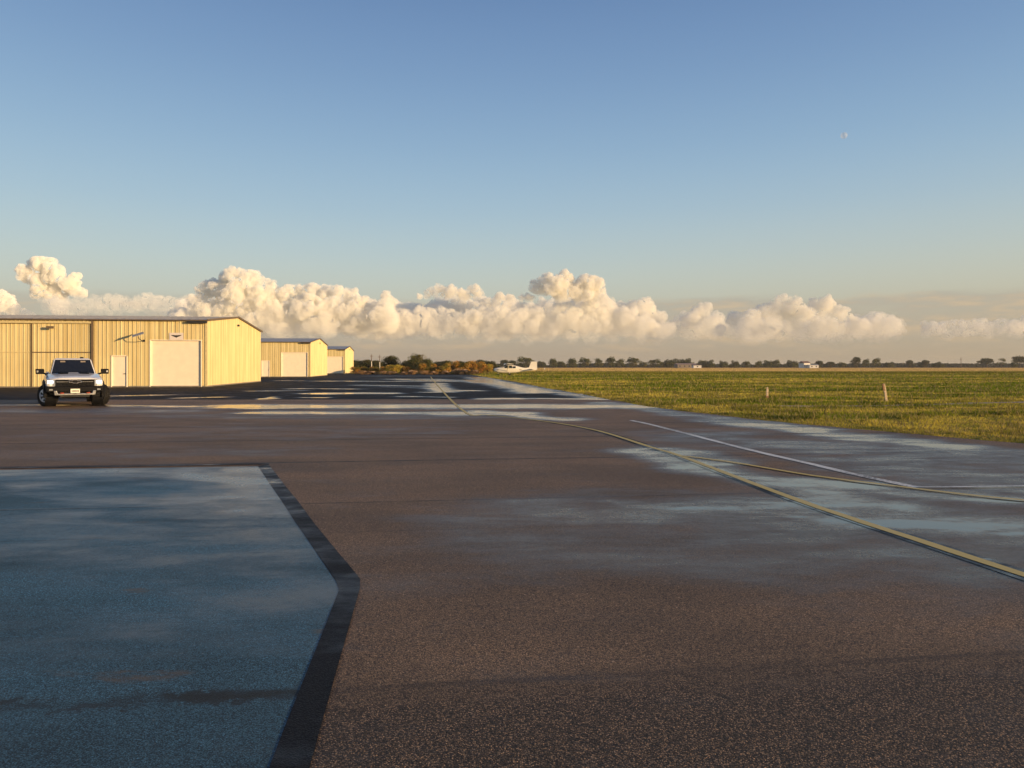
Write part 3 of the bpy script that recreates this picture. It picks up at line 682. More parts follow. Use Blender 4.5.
# bumper
bu = MB(); bu.hexa([(-.93, -.98, .60), (.93, -.98, .60), (.97, -.74, .60), (-.97, -.74, .60), (-.95, -.98, .82), (.95, -.98, .82), (.98, -.74, .86), (-.98, -.74, .86)]); bu.build('bumper', M['black'], tr, bevel=.03)
lo = MB(); lo.box(-.62, .62, -1.0, -.80, .475, .545)
for s in (-1, 1): lo.hexa([(s*.62-.06, -.995, .475), (s*.62+.06, -.995, .475), (s*.62+.06, -.9, .475), (s*.62-.06, -.9, .475), (s*.66-.05, -.995, .66), (s*.66+.05, -.995, .66), (s*.66+.05, -.92, .66), (s*.66-.05, -.92, .66)])
lo.build('skid_bar', M['chrome'], tr, bevel=.015)
sk = MB(); sk.hexa([(-.5, -.94, .40), (.5, -.94, .40), (.42, -.5, .34), (-.42, -.5, .34), (-.5, -.95, .47), (.5, -.95, .47), (.5, -.5, .50), (-.5, -.5, .50)]); sk.build('skid_plate', M['rimdark'], tr)
for s in (-1, 1):
    th = MB(); th.tube((s*.40, -.97, .57), (s*.40, -1.06, .56), .025); th.tube((s*.40, -1.06, .56), (s*.48, -1.06, .56), .025); th.tube((s*.48, -1.06, .56), (s*.48, -.97, .57), .025); th.build('tow_hook', M['red'], tr)
    fg = MB(); fg.box(min(s*.74, s*.86), max(s*.74, s*.86), -1.0, -.975, .67, .73); fg.build('fog_lamp', M['lamphouse'], tr)
pl = MB(); pl.box(-.155, .155, -1.035, -1.015, .56, .73); pl = pl.build('number_plate', M['plate'], tr)
pm = MB()
for k in range(6): pm.box(-.12 + k * .042, -.092 + k * .042, -1.038, -1.0352, .61, .67)
pm.build('plate_characters', M['dark'], pl)
for s in (-1, 1):
    mr = MB(); mr.hexa([(s*1.15-.15, 1.00, 1.31), (s*1.15+.15, 1.00, 1.31), (s*1.15+.13, 1.16, 1.31), (s*1.15-.13, 1.16, 1.31), (s*1.15-.16, 1.00, 1.53), (s*1.15+.15, 1.00, 1.53), (s*1.15+.13, 1.14, 1.53), (s*1.15-.14, 1.14, 1.53)])
    mr = mr.build('mirror', M['black'], tr, bevel=.03)
    ma = MB(); ma.tube((s*.88, 1.1, 1.30), (s*1.08, 1.08, 1.36), .035); ma.build('mirror_arm', M['black'], mr)
    mi = MB(); mi.box(min(s*1.20, s*1.26), max(s*1.20, s*1.26), .985, .998, 1.38, 1.46); mi.build('marker_lamp', M['chrome'], mr)
ax = MB(); ax.tube((-.8, 0, .44), (.8, 0, .44), .06); ax.tube((-.8, 3.75, .44), (.8, 3.75, .44), .08); ax.lathe((0.1, 3.75, .44), (1, 0, 0), [(-.2, .08), (-.1, .18), (.1, .18), (.2, .08)], 12)
ax.box(-.45, -.35, -.6, 4.6, .5, .62); ax.box(.35, .45, -.6, 4.6, .5, .62); ax.build('axle', M['black'], tr)
def wheel(x, y, s, steer):
    w = empty('wheel', (x, y, .44)); w.parent = tr; w.rotation_euler.z = steer
    prof = [(-.15, .27), (-.155, .36), (-.13, .425), (-.08, .44), (.08, .44), (.13, .425), (.155, .36), (.15, .27), (.0, .255), (-.15, .27)]
    m = MB(); m.lathe((0, 0, 0), (1, 0, 0), prof, 36, caps=False)
    for k in range(36):
        t = 2 * math.pi * k / 36
        for off, sg_ in ((-.10, 0), (.0, .5), (.10, 0)):
            tt = t + sg_ * math.pi / 36; c, sn = math.cos(tt), math.sin(tt); dy, dz = -sn * .022, c * .022
            m.hexa([(off-.04, c*.43-dy, sn*.43-dz), (off+.04, c*.43-dy, sn*.43-dz), (off+.04, c*.43+dy, sn*.43+dz), (off-.04, c*.43+dy, sn*.43+dz),
                    (off-.035, c*.455-dy, sn*.455-dz), (off+.035, c*.455-dy, sn*.455-dz), (off+.035, c*.455+dy, sn*.455+dz), (off-.035, c*.455+dy, sn*.455+dz)])
    m.build('tyre', M['tyre'], w)
    r_ = MB(); r_.lathe((s * .10, 0, 0), (s, 0, 0), [(-.2, .25), (.045, .262), (.055, .25), (.0, .235), (-.05, .12), (-.05, .02)], 28); r_ = r_.build('rim', M['rimdark'], w)
    sp = MB()
    for k in range(6):
        t = 2 * math.pi * k / 6
        for dt in (-.14, .14):
            a_ = Vector((s * .13, math.cos(t) * .07, math.sin(t) * .07)); b_ = Vector((s * .158, math.cos(t + dt) * .245, math.sin(t + dt) * .245)); sp.tube(a_, b_, .028, .02, 6)
    sp.lathe((s * .07, 0, 0), (s, 0, 0), [(0, .075), (.07, .07), (.08, .03)], 14)
    sp.lathe((0, 0, 0), (s, 0, 0), [(.13, .232), (.165, .236), (.165, .262), (.13, .262), (.13, .232)], 28, caps=False); sp.build('spoke', M['rim'], r_)
for s in (-1, 1):
    wheel(s * .89, 0, s, R(34)); wheel(s * .89, 3.75, s, 0)

# ------------------------------------------------------------------ light aeroplane
M['plane'] = simple('aeroplane_white', (.80, .74, .62), .35, coat=.2, var=.05)
M['stripe'] = simple('brown_stripe', (.16, .08, .05), .4)
def aeroplane():
    Yp = 132.0; px0 = (493.5 - 512) / F * Yp
    t = empty('light_aeroplane', (px0, Yp, -.25), R(4)); tag(t, 'white high wing light aeroplane with a tall tail, parked on the grass beyond the taxiway', 'aeroplane')
    # nose at x=0, tail at x=8
    def ring(x, hw, z0, z1, n=14, sq=.65):
        r = []
        for k in range(n):
            a = 2 * math.pi * k / n; c, s = math.cos(a), math.sin(a)
            r.append((x, hw * math.copysign(abs(c) ** sq, c), (z0 + z1) / 2 + (z1 - z0) / 2 * math.copysign(abs(s) ** sq, s)))
        return r
    f = MB(); f.loft([ring(*q_) for q_ in ((0.05, .18, 1.05, 1.35), (.25, .40, .82, 1.50), (1.0, .48, .68, 1.62), (1.55, .52, .62, 1.68), (2.2, .55, .60, 2.10), (3.3, .55, .60, 2.14), (4.2, .45, .66, 1.95), (5.4, .28, .86, 1.62), (7.0, .13, 1.05, 1.42), (8.0, .05, 1.15, 1.35))])
    fu = f.build('fuselage', M['plane'], t, smooth=True)
    s_ = MB()
    for sd in (-1, 1): s_.hexa([(.6, sd*.47, 1.12), (5.2, sd*.36, 1.22), (5.2, sd*.33, 1.22), (.6, sd*.40, 1.12), (.6, sd*.49, 1.20), (5.2, sd*.35, 1.30), (5.2, sd*.31, 1.30), (.6, sd*.40, 1.20)])
    s_.build('stripe', M['stripe'], fu)
    for sd in (-1, 1):
        for (xa, xb, zt) in ((2.05, 2.75, 1.98), (2.85, 3.45, 1.98), (3.55, 4.1, 1.85)):
            w = MB(); w.hexa([(xa, sd*.50, 1.50), (xb, sd*.50, 1.50), (xb, sd*.58, 1.50), (xa, sd*.58, 1.50), (xa+.1, sd*.46, zt), (xb, sd*.46, zt), (xb, sd*.56, zt), (xa+.1, sd*.56, zt)]); w.build('window', M['glass'], fu)
    w = MB(); w.hexa([(1.50, -.42, 1.66), (1.50, .42, 1.66), (1.7, .45, 1.66), (1.7, -.45, 1.66), (2.12, -.38, 2.08), (2.12, .38, 2.08), (2.3, .4, 2.08), (2.3, -.4, 2.08)]); w.build('windscreen', M['glass'], fu)
    for sd in (-1, 1):
        g = MB()
        def af(y, x0, ch, z): return [(x0, y, z), (x0+ch*.15, y, z+.10*ch*.6), (x0+ch*.4, y, z+.11*ch*.6), (x0+ch, y, z), (x0+ch*.4, y, z-.03), (x0+ch*.1, y, z-.03)]
        g.loft([af(sd*.3, 2.0, 1.6, 2.16), af(sd*2.8, 2.0, 1.6, 2.22), af(sd*5.3, 2.2, 1.15, 2.30)]); g.build('wing', M['plane'], t)
        st = MB(); st.tube((2.5, sd*.55, .95), (2.6, sd*2.7, 2.19), .05); st.build('wing_strut', M['plane'], t)
        lg = MB(); lg.tube((2.9, sd*.45, .75), (3.0, sd*1.15, .36), .05); lg = lg.build('landing_leg', M['plane'], t)
        tw = MB(); tw.lathe((3.0, sd*1.22, .30), (0, 1, 0), [(-.08, .16), (-.06, .22), (.06, .22), (.08, .16)], 16); tw.build('wheel', M['tyre'], lg)
        hz = MB(); hz.hexa([(6.75, sd*.1, 1.28), (7.9, sd*.1, 1.28), (7.8, sd*1.7, 1.28), (7.1, sd*1.7, 1.28), (6.75, sd*.1, 1.36), (7.9, sd*.1, 1.34), (7.8, sd*1.7, 1.33), (7.1, sd*1.7, 1.35)]); hz.build('tailplane', M['plane'], t)
    nl = MB(); nl.tube((.9, 0, .75), (.85, 0, .34), .05); nl = nl.build('landing_leg', M['plane'], t)
    nw = MB(); nw.lathe((.85, 0, .28), (0, 1, 0), [(-.07, .14), (-.05, .2), (.05, .2), (.07, .14)], 16); nw.build('wheel', M['tyre'], nl)
    fn = MB(); fn.prism([(5.6, 1.5), (6.6, 1.62), (7.05, 2.72), (8.12, 2.72), (8.15, 1.2), (7.0, 1.2)], -.06, .06, 'y'); fn.build('tail_fin', M['plane'], t)
    pr = MB(); pr.lathe((-.22, 0, 1.2), (1, 0, 0), [(0, .02), (.12, .12), (.27, .17)], 14)
    for sd in (-1, 1): pr.hexa([(-.06, -.07, 1.2), (-.02, .07, 1.2), (0, .07, 1.2), (-.04, -.07, 1.2), (-.06, -.04*sd, 1.2+sd*.95), (-.02, .04, 1.2+sd*.95), (0, .04, 1.2+sd*.95), (-.04, -.04, 1.2+sd*.95)])
    pr.build('propeller', M['dark'], t)
aeroplane()

# ------------------------------------------------------------------ field markers, poles, far buildings
M['stake'] = simple('weathered_white_paint', (.62, .47, .30), .8, var=.3, scale=12)
M['stakewood'] = simple('bare_wood', (.34, .19, .09), .85, var=.3, scale=12)
def stake(px, py, h, lean, label, low):
    x, y = gp(px, py); t = empty('marker_stake', (x, y, float(field_z(x, y)) - .02)); tag(t, label, 'stake', 'wooden stakes in the grass')
    m = MB(); w = .055
    zs = [0, h * .35, h * .7, h]; rings = []
    for i, z in enumerate(zs):
        ox = lean * z; ww_ = w * (1 - .25 * (i == 3)); rings.append([(ox-ww_, -ww_*.6, z), (ox+ww_, -ww_*.6, z), (ox+ww_, ww_*.6, z), (ox-ww_, ww_*.6, z)])
    m.loft(rings); m.build('stake_shaft', M['stake'], t, bevel=.01)
    m = MB(); zz = [0, h*.30] if low else [h*.62, h*.985]; rings = []
    for z in zz: ox = lean * z - (0 if low else .03); ww_ = w * 1.1; rings.append([(ox-ww_, -ww_*.7, z), (ox+ww_*(1 if low else .3), -ww_*.7, z), (ox+ww_*(1 if low else .3), ww_*.7, z), (ox-ww_, ww_*.7, z)])
    m.loft(rings); m.build('bare_band', M['stakewood'], t)
stake(886.5, 400.6, .88, -.14, 'tall leaning white painted stake in the grass near the track', False)
stake(767, 398.6, .62, .03, 'short upright stake with brown foot in the grass left of the leaning one', True)
M['polelit'] = simple('sunlit_pole', (.72, .66, .56), .7); M['polehi'] = simple('wood_pole', (.16, .11, .08), .8)  # lower pole half paler: sunlight on it is put into the colour
for i, (px, top, lab) in enumerate(((371.5, 354.2, 'left utility pole with lower half toned as sunlit behind the orange bushes'), (379.7, 355, 'right utility pole with lower half toned as sunlit behind the orange bushes'))):
    x, y, z = ap(px, top, 182); t = empty('utility_pole', (x, y, 0)); tag(t, lab, 'pole', 'utility poles behind the bushes')
    MB().tube((0, 0, 0), (0, 0, z * .6), .12, .11).build('pole_base', M['polelit'], t)
    MB().tube((0, 0, z * .6), (0, 0, z), .09, .07).build('pole_top', M['polehi'], t)
    MB().box(-.45, .45, -.06, .06, z - .55, z - .45).build('crossarm', M['polehi'], t)
x, y, z = ap(961, 357.5, 520); t = empty('radio_mast', (x, y, 0)); tag(t, 'thin dark mast rising above the far tree line at right', 'mast')
MB().tube((0, 0, 0), (0, 0, z), .26, .14, 6).build('mast_pole', M['polehi'], t); MB().box(-.8, .8, -.05, .05, z * .8, z * .82).build('crossarm', M['polehi'], t)
M['housew'] = simple('white_siding', (.78, .74, .68), .7); M['rooft'] = simple('brown_roof', (.20, .13, .11), .8); M['roofp'] = simple('pinkish_roof', (.40, .26, .22), .8); M['beige'] = simple('beige_siding', (.22, .18, .14), .8); M['win'] = simple('house_window', (.04, .04, .05), .2)
def house(px, top, Y, w, d, hw, label, roofm, rz=0, cat='house', name='farmhouse', nwin=3, wm='housew'):
    x, _, z = ap(px, top, Y); t = empty(name, (x, Y, 0), rz); tag(t, label, cat)
    m = MB(); m.box(-w/2, w/2, -d/2, d/2, 0, hw); wl = m.build('wall', M[wm], t)
    r = MB(); r.prism([(-d/2 - .5, hw), (0, z), (d/2 + .5, hw), (0, z + .0) ][:3], -w/2 - .4, w/2 + .4, 'x'); rf = r.build('roof', roofm, t)
    for k in range(nwin): xx = -w/2 + w * (k + .5) / nwin; MB().box(xx - .5, xx + .5, -d/2 - .05, -d/2 - .01, hw * .35, hw * .72).build('window', M['win'], t)
    return t
house(804.5, 361.0, 560, 6, 6, 3.9, 'white two storey farmhouse among the far trees right of centre', M['rooft'], .3)
house(812.5, 364.6, 555, 7, 6, 2.3, 'low white outbuilding just right of the far farmhouse', M['housew'], 0, 'outbuilding', 'outbuilding', 2)
house(685, 363.4, 560, 15, 9, 2.9, 'long low far house with pinkish roof in front of the dark trees', M['roofp'], .1, 'house', 'farmhouse', 4, 'beige')
house(696.5, 364.6, 545, 6, 6, 2.2, 'low bright white shed right of the pinkish roofed house', M['rooft'], 0, 'shed', 'shed', 1)
x, y, z = ap(544.5, 366.2, 330); t = empty('runway_marker', (x, y, 0)); tag(t, 'small white marker cone in the far field right of the aeroplane tail', 'marker')
m = MB(); m.lathe((0, 0, 0), (0, 0, 1), [(0, .42), (.1, .42), (.12, .3), (.8, .08)], 14); m.build('cone', M['housew'], t)

# ------------------------------------------------------------------ trees
M['leaf'] = tint_mat('foliage', .25); M['bark'] = simple('bark', (.10, .075, .05), .9, var=.3)
def crown_mesh(seed, w, h, z0, nblob, nleaf, leaf, cols, flat=1.0, gap=.0):
    r = np.random.default_rng(seed); V = []; C = []
    blobs = []
    for k in range(nblob):
        a = r.random() * 2 * np.pi; rr = np.sqrt(r.random()) * .78; zz = r.random()
        bw = np.sqrt(max(0.05, 1 - (zz * 1.0 - .35) ** 2 * 1.6))
        blobs.append((np.cos(a) * rr * w / 2 * bw, np.sin(a) * rr * w / 2 * bw, z0 + (h - z0) * (.12 + .76 * zz), w * (.13 + .13 * r.random()), r.random()))
    per = nleaf // nblob
    for (bx, by, bz, br, t) in blobs:
        d = r.normal(size=(per, 3)); d /= np.linalg.norm(d, axis=1)[:, None]; rad = br * (.55 + .5 * r.random(per) ** .6)
        P = np.array([bx, by, bz]) + d * rad[:, None] * np.array([1, 1, flat * .8]); s = leaf * (.6 + .9 * r.random(per))[:, None]
        u = r.normal(size=(per, 3)); u /= np.linalg.norm(u, axis=1)[:, None]; v = np.cross(u, d + .6 * r.normal(size=(per, 3))); v /= np.linalg.norm(v, axis=1)[:, None] + 1e-9
        q = np.stack([P - u*s, P + v*s*.6, P + u*s, P - v*s*.6], 1); V.append(q)
        c0 = np.array(cols[int(t * len(cols)) % len(cols)]); C.append(c0 * (.65 + .7 * r.random(per))[:, None])
    V = np.concatenate(V); V[..., 2] = np.maximum(V[..., 2], .05)
    return V, np.concatenate(C), blobs
PROTO = {}
def make_tree(key, name, seed, w, h, z0, nblob, nleaf, leaf, cols, flat=1.0, stems=1):
    V, C, blobs = crown_mesh(seed, w, h, z0, nblob, nleaf, leaf, cols, flat)
    t = empty(name)
    r = random.Random(seed); m = MB(); tr_ = w * .022 + .05
    for s in range(stems):
        ox = 0 if stems == 1 else r.uniform(-.18, .18) * w; top = z0 + (h - z0) * .35
        m.tube((ox, 0, -.1), (ox * .8, 0, top * .55), tr_ * 1.3, tr_, 8); m.tube((ox * .8, 0, top * .55), (ox * .7, .1, top), tr_, tr_ * .6, 8)
        for (bx, by, bz, br, _) in blobs[s::stems][:9]: m.tube((ox * .75, 0, top * r.uniform(.5, 1)), (bx, by, bz), tr_ * .45, tr_ * .12, 5)
    m.build('trunk', M['bark'], t); quads_mesh('crown', V, 4, M['leaf'], t, C)
    PROTO[key] = t; t['used'] = 0; return t
DK = [(.055, .065, .025), (.08, .085, .03), (.105, .09, .035)]
OL = [(.13, .13, .04), (.17, .14, .05), (.09, .10, .03)]
OR = [(.48, .24, .045), (.60, .34, .07), (.36, .17, .04), (.20, .16, .035)]
PK = [(.62, .42, .26), (.46, .28, .13), (.34, .25, .10)]
YG = [(.44, .34, .055), (.26, .24, .045), (.50, .33, .07)]
def place(key, x, y, sx, sz, label, cat, group, rz=None):
    p = PROTO[key]
    o = p if not p['used'] else copy_tree(p)
    p['used'] = 1
    o.location = (x, y, -.05); o.scale = (sx, sx, sz); o.rotation_euler.z = random.uniform(0, 6.28) if rz is None else rz
    for k in list(o.keys()):
        if k == 'used' and o is not p: del o[k]
    tag(o, label, cat, group); return o
make_tree('or1', 'bush', 1, 3.2, 2.6, .25, 22, 5200, .085, OR, stems=4)
make_tree('or2', 'bush', 2, 4.2, 3.0, .25, 26, 6200, .09, OR + YG[:1], stems=4)
make_tree('yg', 'bush', 3, 3.4, 2.8, .2, 22, 5200, .09, YG, stems=3)
make_tree('pk', 'bush', 4, 2.4, 1.7, .15, 18, 3600, .07, PK, stems=4)
make_tree('ol', 'tree', 5, 8.0, 7.0, 1.0, 34, 8000, .16, OL)
make_tree('dk', 'tree', 6, 9.0, 7.5, 1.0, 34, 7000, .19, DK)
make_tree('w1', 'tree', 7, 11, 9.5, 1.2, 15, 2600, .40, DK)
make_tree('w2', 'tree', 8, 15, 9.0, .9, 18, 3200, .42, DK + OL[:1])
make_tree('w3', 'tree', 9, 9.5, 8.0, 1.8, 12, 1700, .34, OL)
make_tree('w4', 'tree', 10, 13, 9.5, 4.2, 26, 2600, .36, DK, flat=.55)
make_tree('w5', 'tree', 12, 8, 9.5, 3.2, 11, 620, .30, OL)
BW = {'or1': 3.2, 'or2': 4.2, 'yg': 3.4, 'pk': 2.4, 'ol': 8, 'dk': 9, 'w1': 11, 'w2': 15, 'w3': 9.5, 'w4': 13, 'w5': 8}
BH = {'or1': 2.6, 'or2': 3.0, 'yg': 2.8, 'pk': 1.7, 'ol': 7, 'dk': 7.5, 'w1': 9.5, 'w2': 9, 'w3': 8, 'w4': 9.5, 'w5': 9.5}
def by_px(key, px, top, wpx, Y, label, cat, group):
    x, _, z = ap(px, top, Y); w = wpx / F * Y
    return place(key, x, Y, w / BW[key], (z + .05) / BH[key], label, cat, group)
# bushes at the end of the taxiway (low-sun orange put into the leaf colours)
GB = 'rust coloured bushes at the end of the taxiway'; LB = 'rust orange bush in the hedge at the end of the taxiway'
for (px, top, w, Y) in ((356, 367, 12, 146), (364, 367, 14, 149), (374, 366.8, 14, 147), (385, 366.8, 14, 150), (402, 366.5, 13, 147), (410, 366.6, 14, 144), (423, 363.6, 15, 143), (434, 364, 13, 147), (446, 363, 14, 142),
                        (455, 361.8, 15, 146), (464, 363, 14, 143), (472, 361.5, 14, 147), (481, 362.6, 13, 150), (441, 366, 12, 139), (430, 367, 11, 140)):
    by_px(random.choice(['or1', 'or2']), px, top, w, Y, LB, 'bush', GB)
for (px, top, w, Y, lab) in ((393.5, 364, 17, 143, 'yellow green bush brightest in the hedge, left of the tallest olive tree'), (487, 363.2, 14, 152, 'yellow green bush at the right end of the hedge, beside the aeroplane nose')):
    by_px('yg', px, top, w, Y, lab, 'bush', 'yellow green bushes in the hedge')
for (px, top, w, Y) in ((362, 371, 12, 139), (372, 371.4, 13, 139), (383, 371.2, 12, 138), (393, 371.5, 12, 138), (413, 370.5, 12, 137), (424, 371, 11, 137), (457, 369, 13, 137), (465, 369.6, 12, 136), (474, 370.3, 11, 138), (405, 372, 10, 137), (434, 371.5, 10, 137), (446, 371, 11, 137)):
    by_px('pk', px, top, w, Y, 'low pinkish dry bush along the front of the hedge', 'bush', 'low dry bushes in front of the hedge')
by_px('dk', 391, 356.6, 20, 175, 'dark rounded tree behind the yellow green bush left of the hedge middle', 'tree', 'trees behind the hedge')
by_px('ol', 417.5, 354.0, 19, 170, 'tallest olive tree behind the orange hedge', 'tree', 'trees behind the hedge')
by_px('ol', 426, 358.6, 16, 165, 'lower olive tree leaning against the tallest one behind the hedge', 'tree', 'trees behind the hedge')
by_px('dk', 408, 361.0, 18, 180, 'dark low tree between the two taller trees behind the hedge', 'tree', 'trees behind the hedge')
for px, top in ((356, 360.5), (366, 360.3), (377, 361.0), (343, 361), (332, 361)):
    by_px('dk', px, top, 19, 200, 'dark tree in the low row behind the utility poles', 'tree', 'dark trees behind the utility poles')
for px, top in ((438, 361.8), (447, 361), (460, 361.5), (481, 360.3), (491, 361.4), (470, 361.6)):
    by_px('dk', px, top, 16, 215, 'dark tree rising just above the right half of the hedge', 'tree', 'dark trees behind the right half of the hedge')
# far tree line
FT = [('w1', 504, 360, 14, 'dark tree behind the aeroplane wing'), ('w1', 513, 360.6, 12, 'dark tree right of the one behind the aeroplane wing'), ('w3', 525, 357.8, 18, 'rounded brown green tree above the aeroplane tail'),
      ('w1', 542, 361, 12, ''), ('w3', 552, 360.6, 12, ''), ('w1', 562, 361.2, 13, ''), ('w3', 573, 359.6, 12, ''), ('w2', 536, 361.8, 14, ''),
      ('w2', 586, 359.5, 18, ''), ('w1', 599, 359, 14, ''), ('w3', 613, 358.8, 15, ''), ('w1', 621, 359.2, 11, ''), ('w3', 633, 358.3, 15, 'dark tree tallest of the far row left of the pinkish roof'), ('w1', 643, 361.4, 10, ''), ('w3', 653, 359.6, 13, ''), ('w3', 662, 362, 8, ''),
      ('w2', 672, 359.2, 20, 'broad dark tree behind the pinkish roof, left part of the domed grove'), ('w2', 686, 358.8, 20, 'broad dark tree behind the pinkish roof, right part of the domed grove'), ('w1', 700, 361.4, 12, ''), ('w2', 711, 360.2, 14, ''), ('w1', 722, 361, 12, ''), ('w1', 735, 361.4, 12, ''), ('w2', 746, 362, 14, ''),
      ('w1', 757, 361.8, 11, ''), ('w2', 768, 360.6, 14, 'dark tree in the far row left of the farmhouse, second from it'), ('w1', 777, 361.6, 9, ''), ('w2', 791, 360.6, 16, 'dark broad tree touching the left side of the far farmhouse'), ('w1', 820, 360.8, 11, 'rounded dark tree just right of the low white outbuilding'), ('w1', 832, 362.8, 10, ''), ('w1', 840, 362.8, 9, ''),
      ('w1', 857, 357.2, 12, 'tall dark tree, left one of the close group of three'), ('w3', 866, 359.6, 7, 'small middle tree in the close group of three'), ('w3', 876, 358.8, 10, 'pale olive tree, right one of the close group of three'), ('w2', 888, 363.2, 14, ''),
      ('w1', 911, 360.2, 9, 'small dark lone tree right of the group of three'), ('w1', 924.5, 360.2, 12, 'rounded lone tree, middle one of three spaced trees'), ('w2', 938, 362, 12, 'low wide lone tree, right one of three spaced trees'),
      ('w4', 987, 358.6, 17, 'flat topped spreading tree right of the thin mast'), ('w5', 1001.5, 358.4, 9, 'thin airy tree between two flat topped trees'), ('w4', 1020, 356.6, 18, 'flat topped dark tree at the right edge of the picture'), ('w1', 1013, 361, 9, ''), ('w4', 1040, 357, 20, '')]
for i, (k, px, top, w, lab) in enumerate(FT):
    Yt = 560 + (i * 37) % 70
    if not lab: top += random.uniform(-1.3, 1.0); w *= random.uniform(.7, 1.25); px += random.uniform(-2, 2); k = random.choice(['w1', 'w3', 'w2', 'w3'])
    by_px(k, px, top, w, Yt, lab or 'dark tree in the low far row across the field', 'tree', 'trees along the far side of the field')
# far-off wood closing the horizon
def wood():
    n = 70000; r = np.random.default_rng(5)
    X = r.uniform(-750, 800, n); Y = 760 + r.random(n) * 60; top = 1.4 + 3.4 * fbm(xyz(X * .02, 2), 4, 61) + 1.2 * fbm(xyz(X * .12, 4), 2, 62)
    Z = r.random(n) ** 1.2 * top; P = np.stack([X, Y, Z], -1); s = (.5 + .9 * r.random(n))[:, None]
    u = r.normal(size=(n, 3)); u /= np.linalg.norm(u, axis=1)[:, None]; v = np.cross(u, r.normal(size=(n, 3))); v /= np.linalg.norm(v, axis=1)[:, None]
    V = np.stack([P - u*s, P + v*s*.7, P + u*s, P - v*s*.7], 1); c = np.array([.045, .05, .03]) * (.6 + .8 * r.random(n))[:, None]
    o = quads_mesh('far_wood', V, 4, M['leaf'], cols=c); tag(o, 'continuous low dark belt of woodland along the horizon', 'woodland', kind='stuff')
wood()

# ------------------------------------------------------------------ clouds (real geometry, 12 km away)
def cloud_mat(z_hi, z_lo, dens):
    q = N(bpy.data.materials.new('cloud_vapour')); P = q.n('ShaderNodeNewGeometry').outputs['Position']
    sep = q.n('ShaderNodeSeparateXYZ'); q.l(P, sep.inputs[0])
    n = q.noise(P, 1 / 300, 5, .6); n2 = q.noise(P, 1 / 90, 3, .6)
    f = q.rng(q.math('ADD', sep.outputs[2], q.math('MULTIPLY', q.math('SUBTRACT', n, .5), 260)), z_lo, z_hi)
    e = q.rng(q.math('ADD', q.math('MULTIPLY', n, .5), q.math('MULTIPLY', n2, .5)), .36, .56, .12, 1)
    d = q.math('MULTIPLY', q.math('MULTIPLY', f, e), dens)
    v = q.n('ShaderNodeVolumePrincipled'); v.inputs['Color'].default_value = (1.0, .986, .94, 1); v.inputs['Anisotropy'].default_value = -.35; q.l(d, v.inputs['Density'])  # slight warm tint: warmth of the low sunlight put into the vapour colour
    o = q.n('ShaderNodeOutputMaterial'); q.l(v.outputs[0], o.inputs['Volume']); q.m.cycles.volume_step_rate = 1.0; return q.m
def ico(sub):
    bm = bmesh.new(); bmesh.ops.create_icosphere(bm, subdivisions=sub, radius=1); v = np.array([p.co[:] for p in bm.verts]); f = [[q_.index for q_ in p.verts] for p in bm.faces]; bm.free(); return v, f
ICOV, ICOF = ico(2); DC = 12000.0
def cloud(towers, fade_y0, fade_y1, dens, seed, depth=0.0):
    """towers: (px, py, radius px); fade_y0..fade_y1: heights where the vapour thins out (upper, lower)."""
    D = DC + depth; r = np.random.default_rng(seed); vs = []; fs = []; nb = 0; k_ = D / F
    balls = []
    for (px, py, rad) in towers:
        x, y, z = ap(px, py, D); R0 = rad * k_; y0 = D + r.uniform(-.5, .5) * R0; balls.append((x, y0, z, R0 * .86))
        for c in range(9):
            d = r.normal(size=3); d /= np.linalg.norm(d); d[1] = -abs(d[1]) if r.random() < .75 else d[1]; d[2] = abs(d[2]) * .9 if r.random() < .65 else d[2]
            r1 = R0 * r.uniform(.38, .58); p = np.array([x, y0, z]) + d * R0 * .78; balls.append((*p, r1))
            for e_ in range(2):
                d2 = d + r.normal(size=3) * .6; d2 /= np.linalg.norm(d2); balls.append((*(p + d2 * r1 * .85), r1 * r.uniform(.35, .55)))
    for b_ in balls: vs.append(ICOV * b_[3] + np.array(b_[:3])); fs += [[i + nb for i in q_] for q_ in ICOF]; nb += len(ICOV)
    me = bpy.data.meshes.new('tmp'); me.from_pydata(np.concatenate(vs).tolist(), [], fs); tmp = bpy.data.objects.new('tmp', me); COL.objects.link(tmp)
    m = tmp.modifiers.new('r', 'REMESH'); m.mode = 'VOXEL'; m.voxel_size = 10
    m = tmp.modifiers.new('s', 'SMOOTH'); m.iterations = 3; m.factor = .6
    bpy.context.view_layer.update(); dg = bpy.context.evaluated_depsgraph_get(); ev = tmp.evaluated_get(dg); nm = bpy.data.meshes.new_from_object(ev)
    bpy.data.objects.remove(tmp); bpy.data.meshes.remove(me)
    n = len(nm.vertices); co = np.empty(n * 3, np.float32); nm.vertices.foreach_get('co', co); no = np.empty(n * 3, np.float32); nm.vertex_normals.foreach_get('vector', no)
    co = co.reshape(-1, 3).astype(float); no = no.reshape(-1, 3)
    b1 = billow(co / 170, 3, seed) - .5; b2 = billow(co / 60, 4, seed + 7, .65) - .5
    co2 = co + no * (b1 * 110 + b2 * 40)[:, None]
    nm.vertices.foreach_set('co', co2.reshape(-1).astype(np.float32)); nm.update()
    zy = lambda py: (HOR - py) / F * D + EYE
    t = np.clip((co2[:, 2] - zy(fade_y1)) / (zy(fade_y0) - zy(fade_y1)), 0, 1); t = t * t * (3 - 2 * t)
    nz = fbm(co2 / 160, 4, seed + 3); de = dens * np.clip(t * 1.1 + (nz - .5) * .35 * (t < .98), 0, 1)
    a = nm.attributes.new('dense', 'FLOAT', 'POINT'); a.data.foreach_set('value', de.astype(np.float32))
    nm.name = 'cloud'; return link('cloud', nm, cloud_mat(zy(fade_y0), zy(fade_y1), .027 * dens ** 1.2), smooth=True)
CL = []
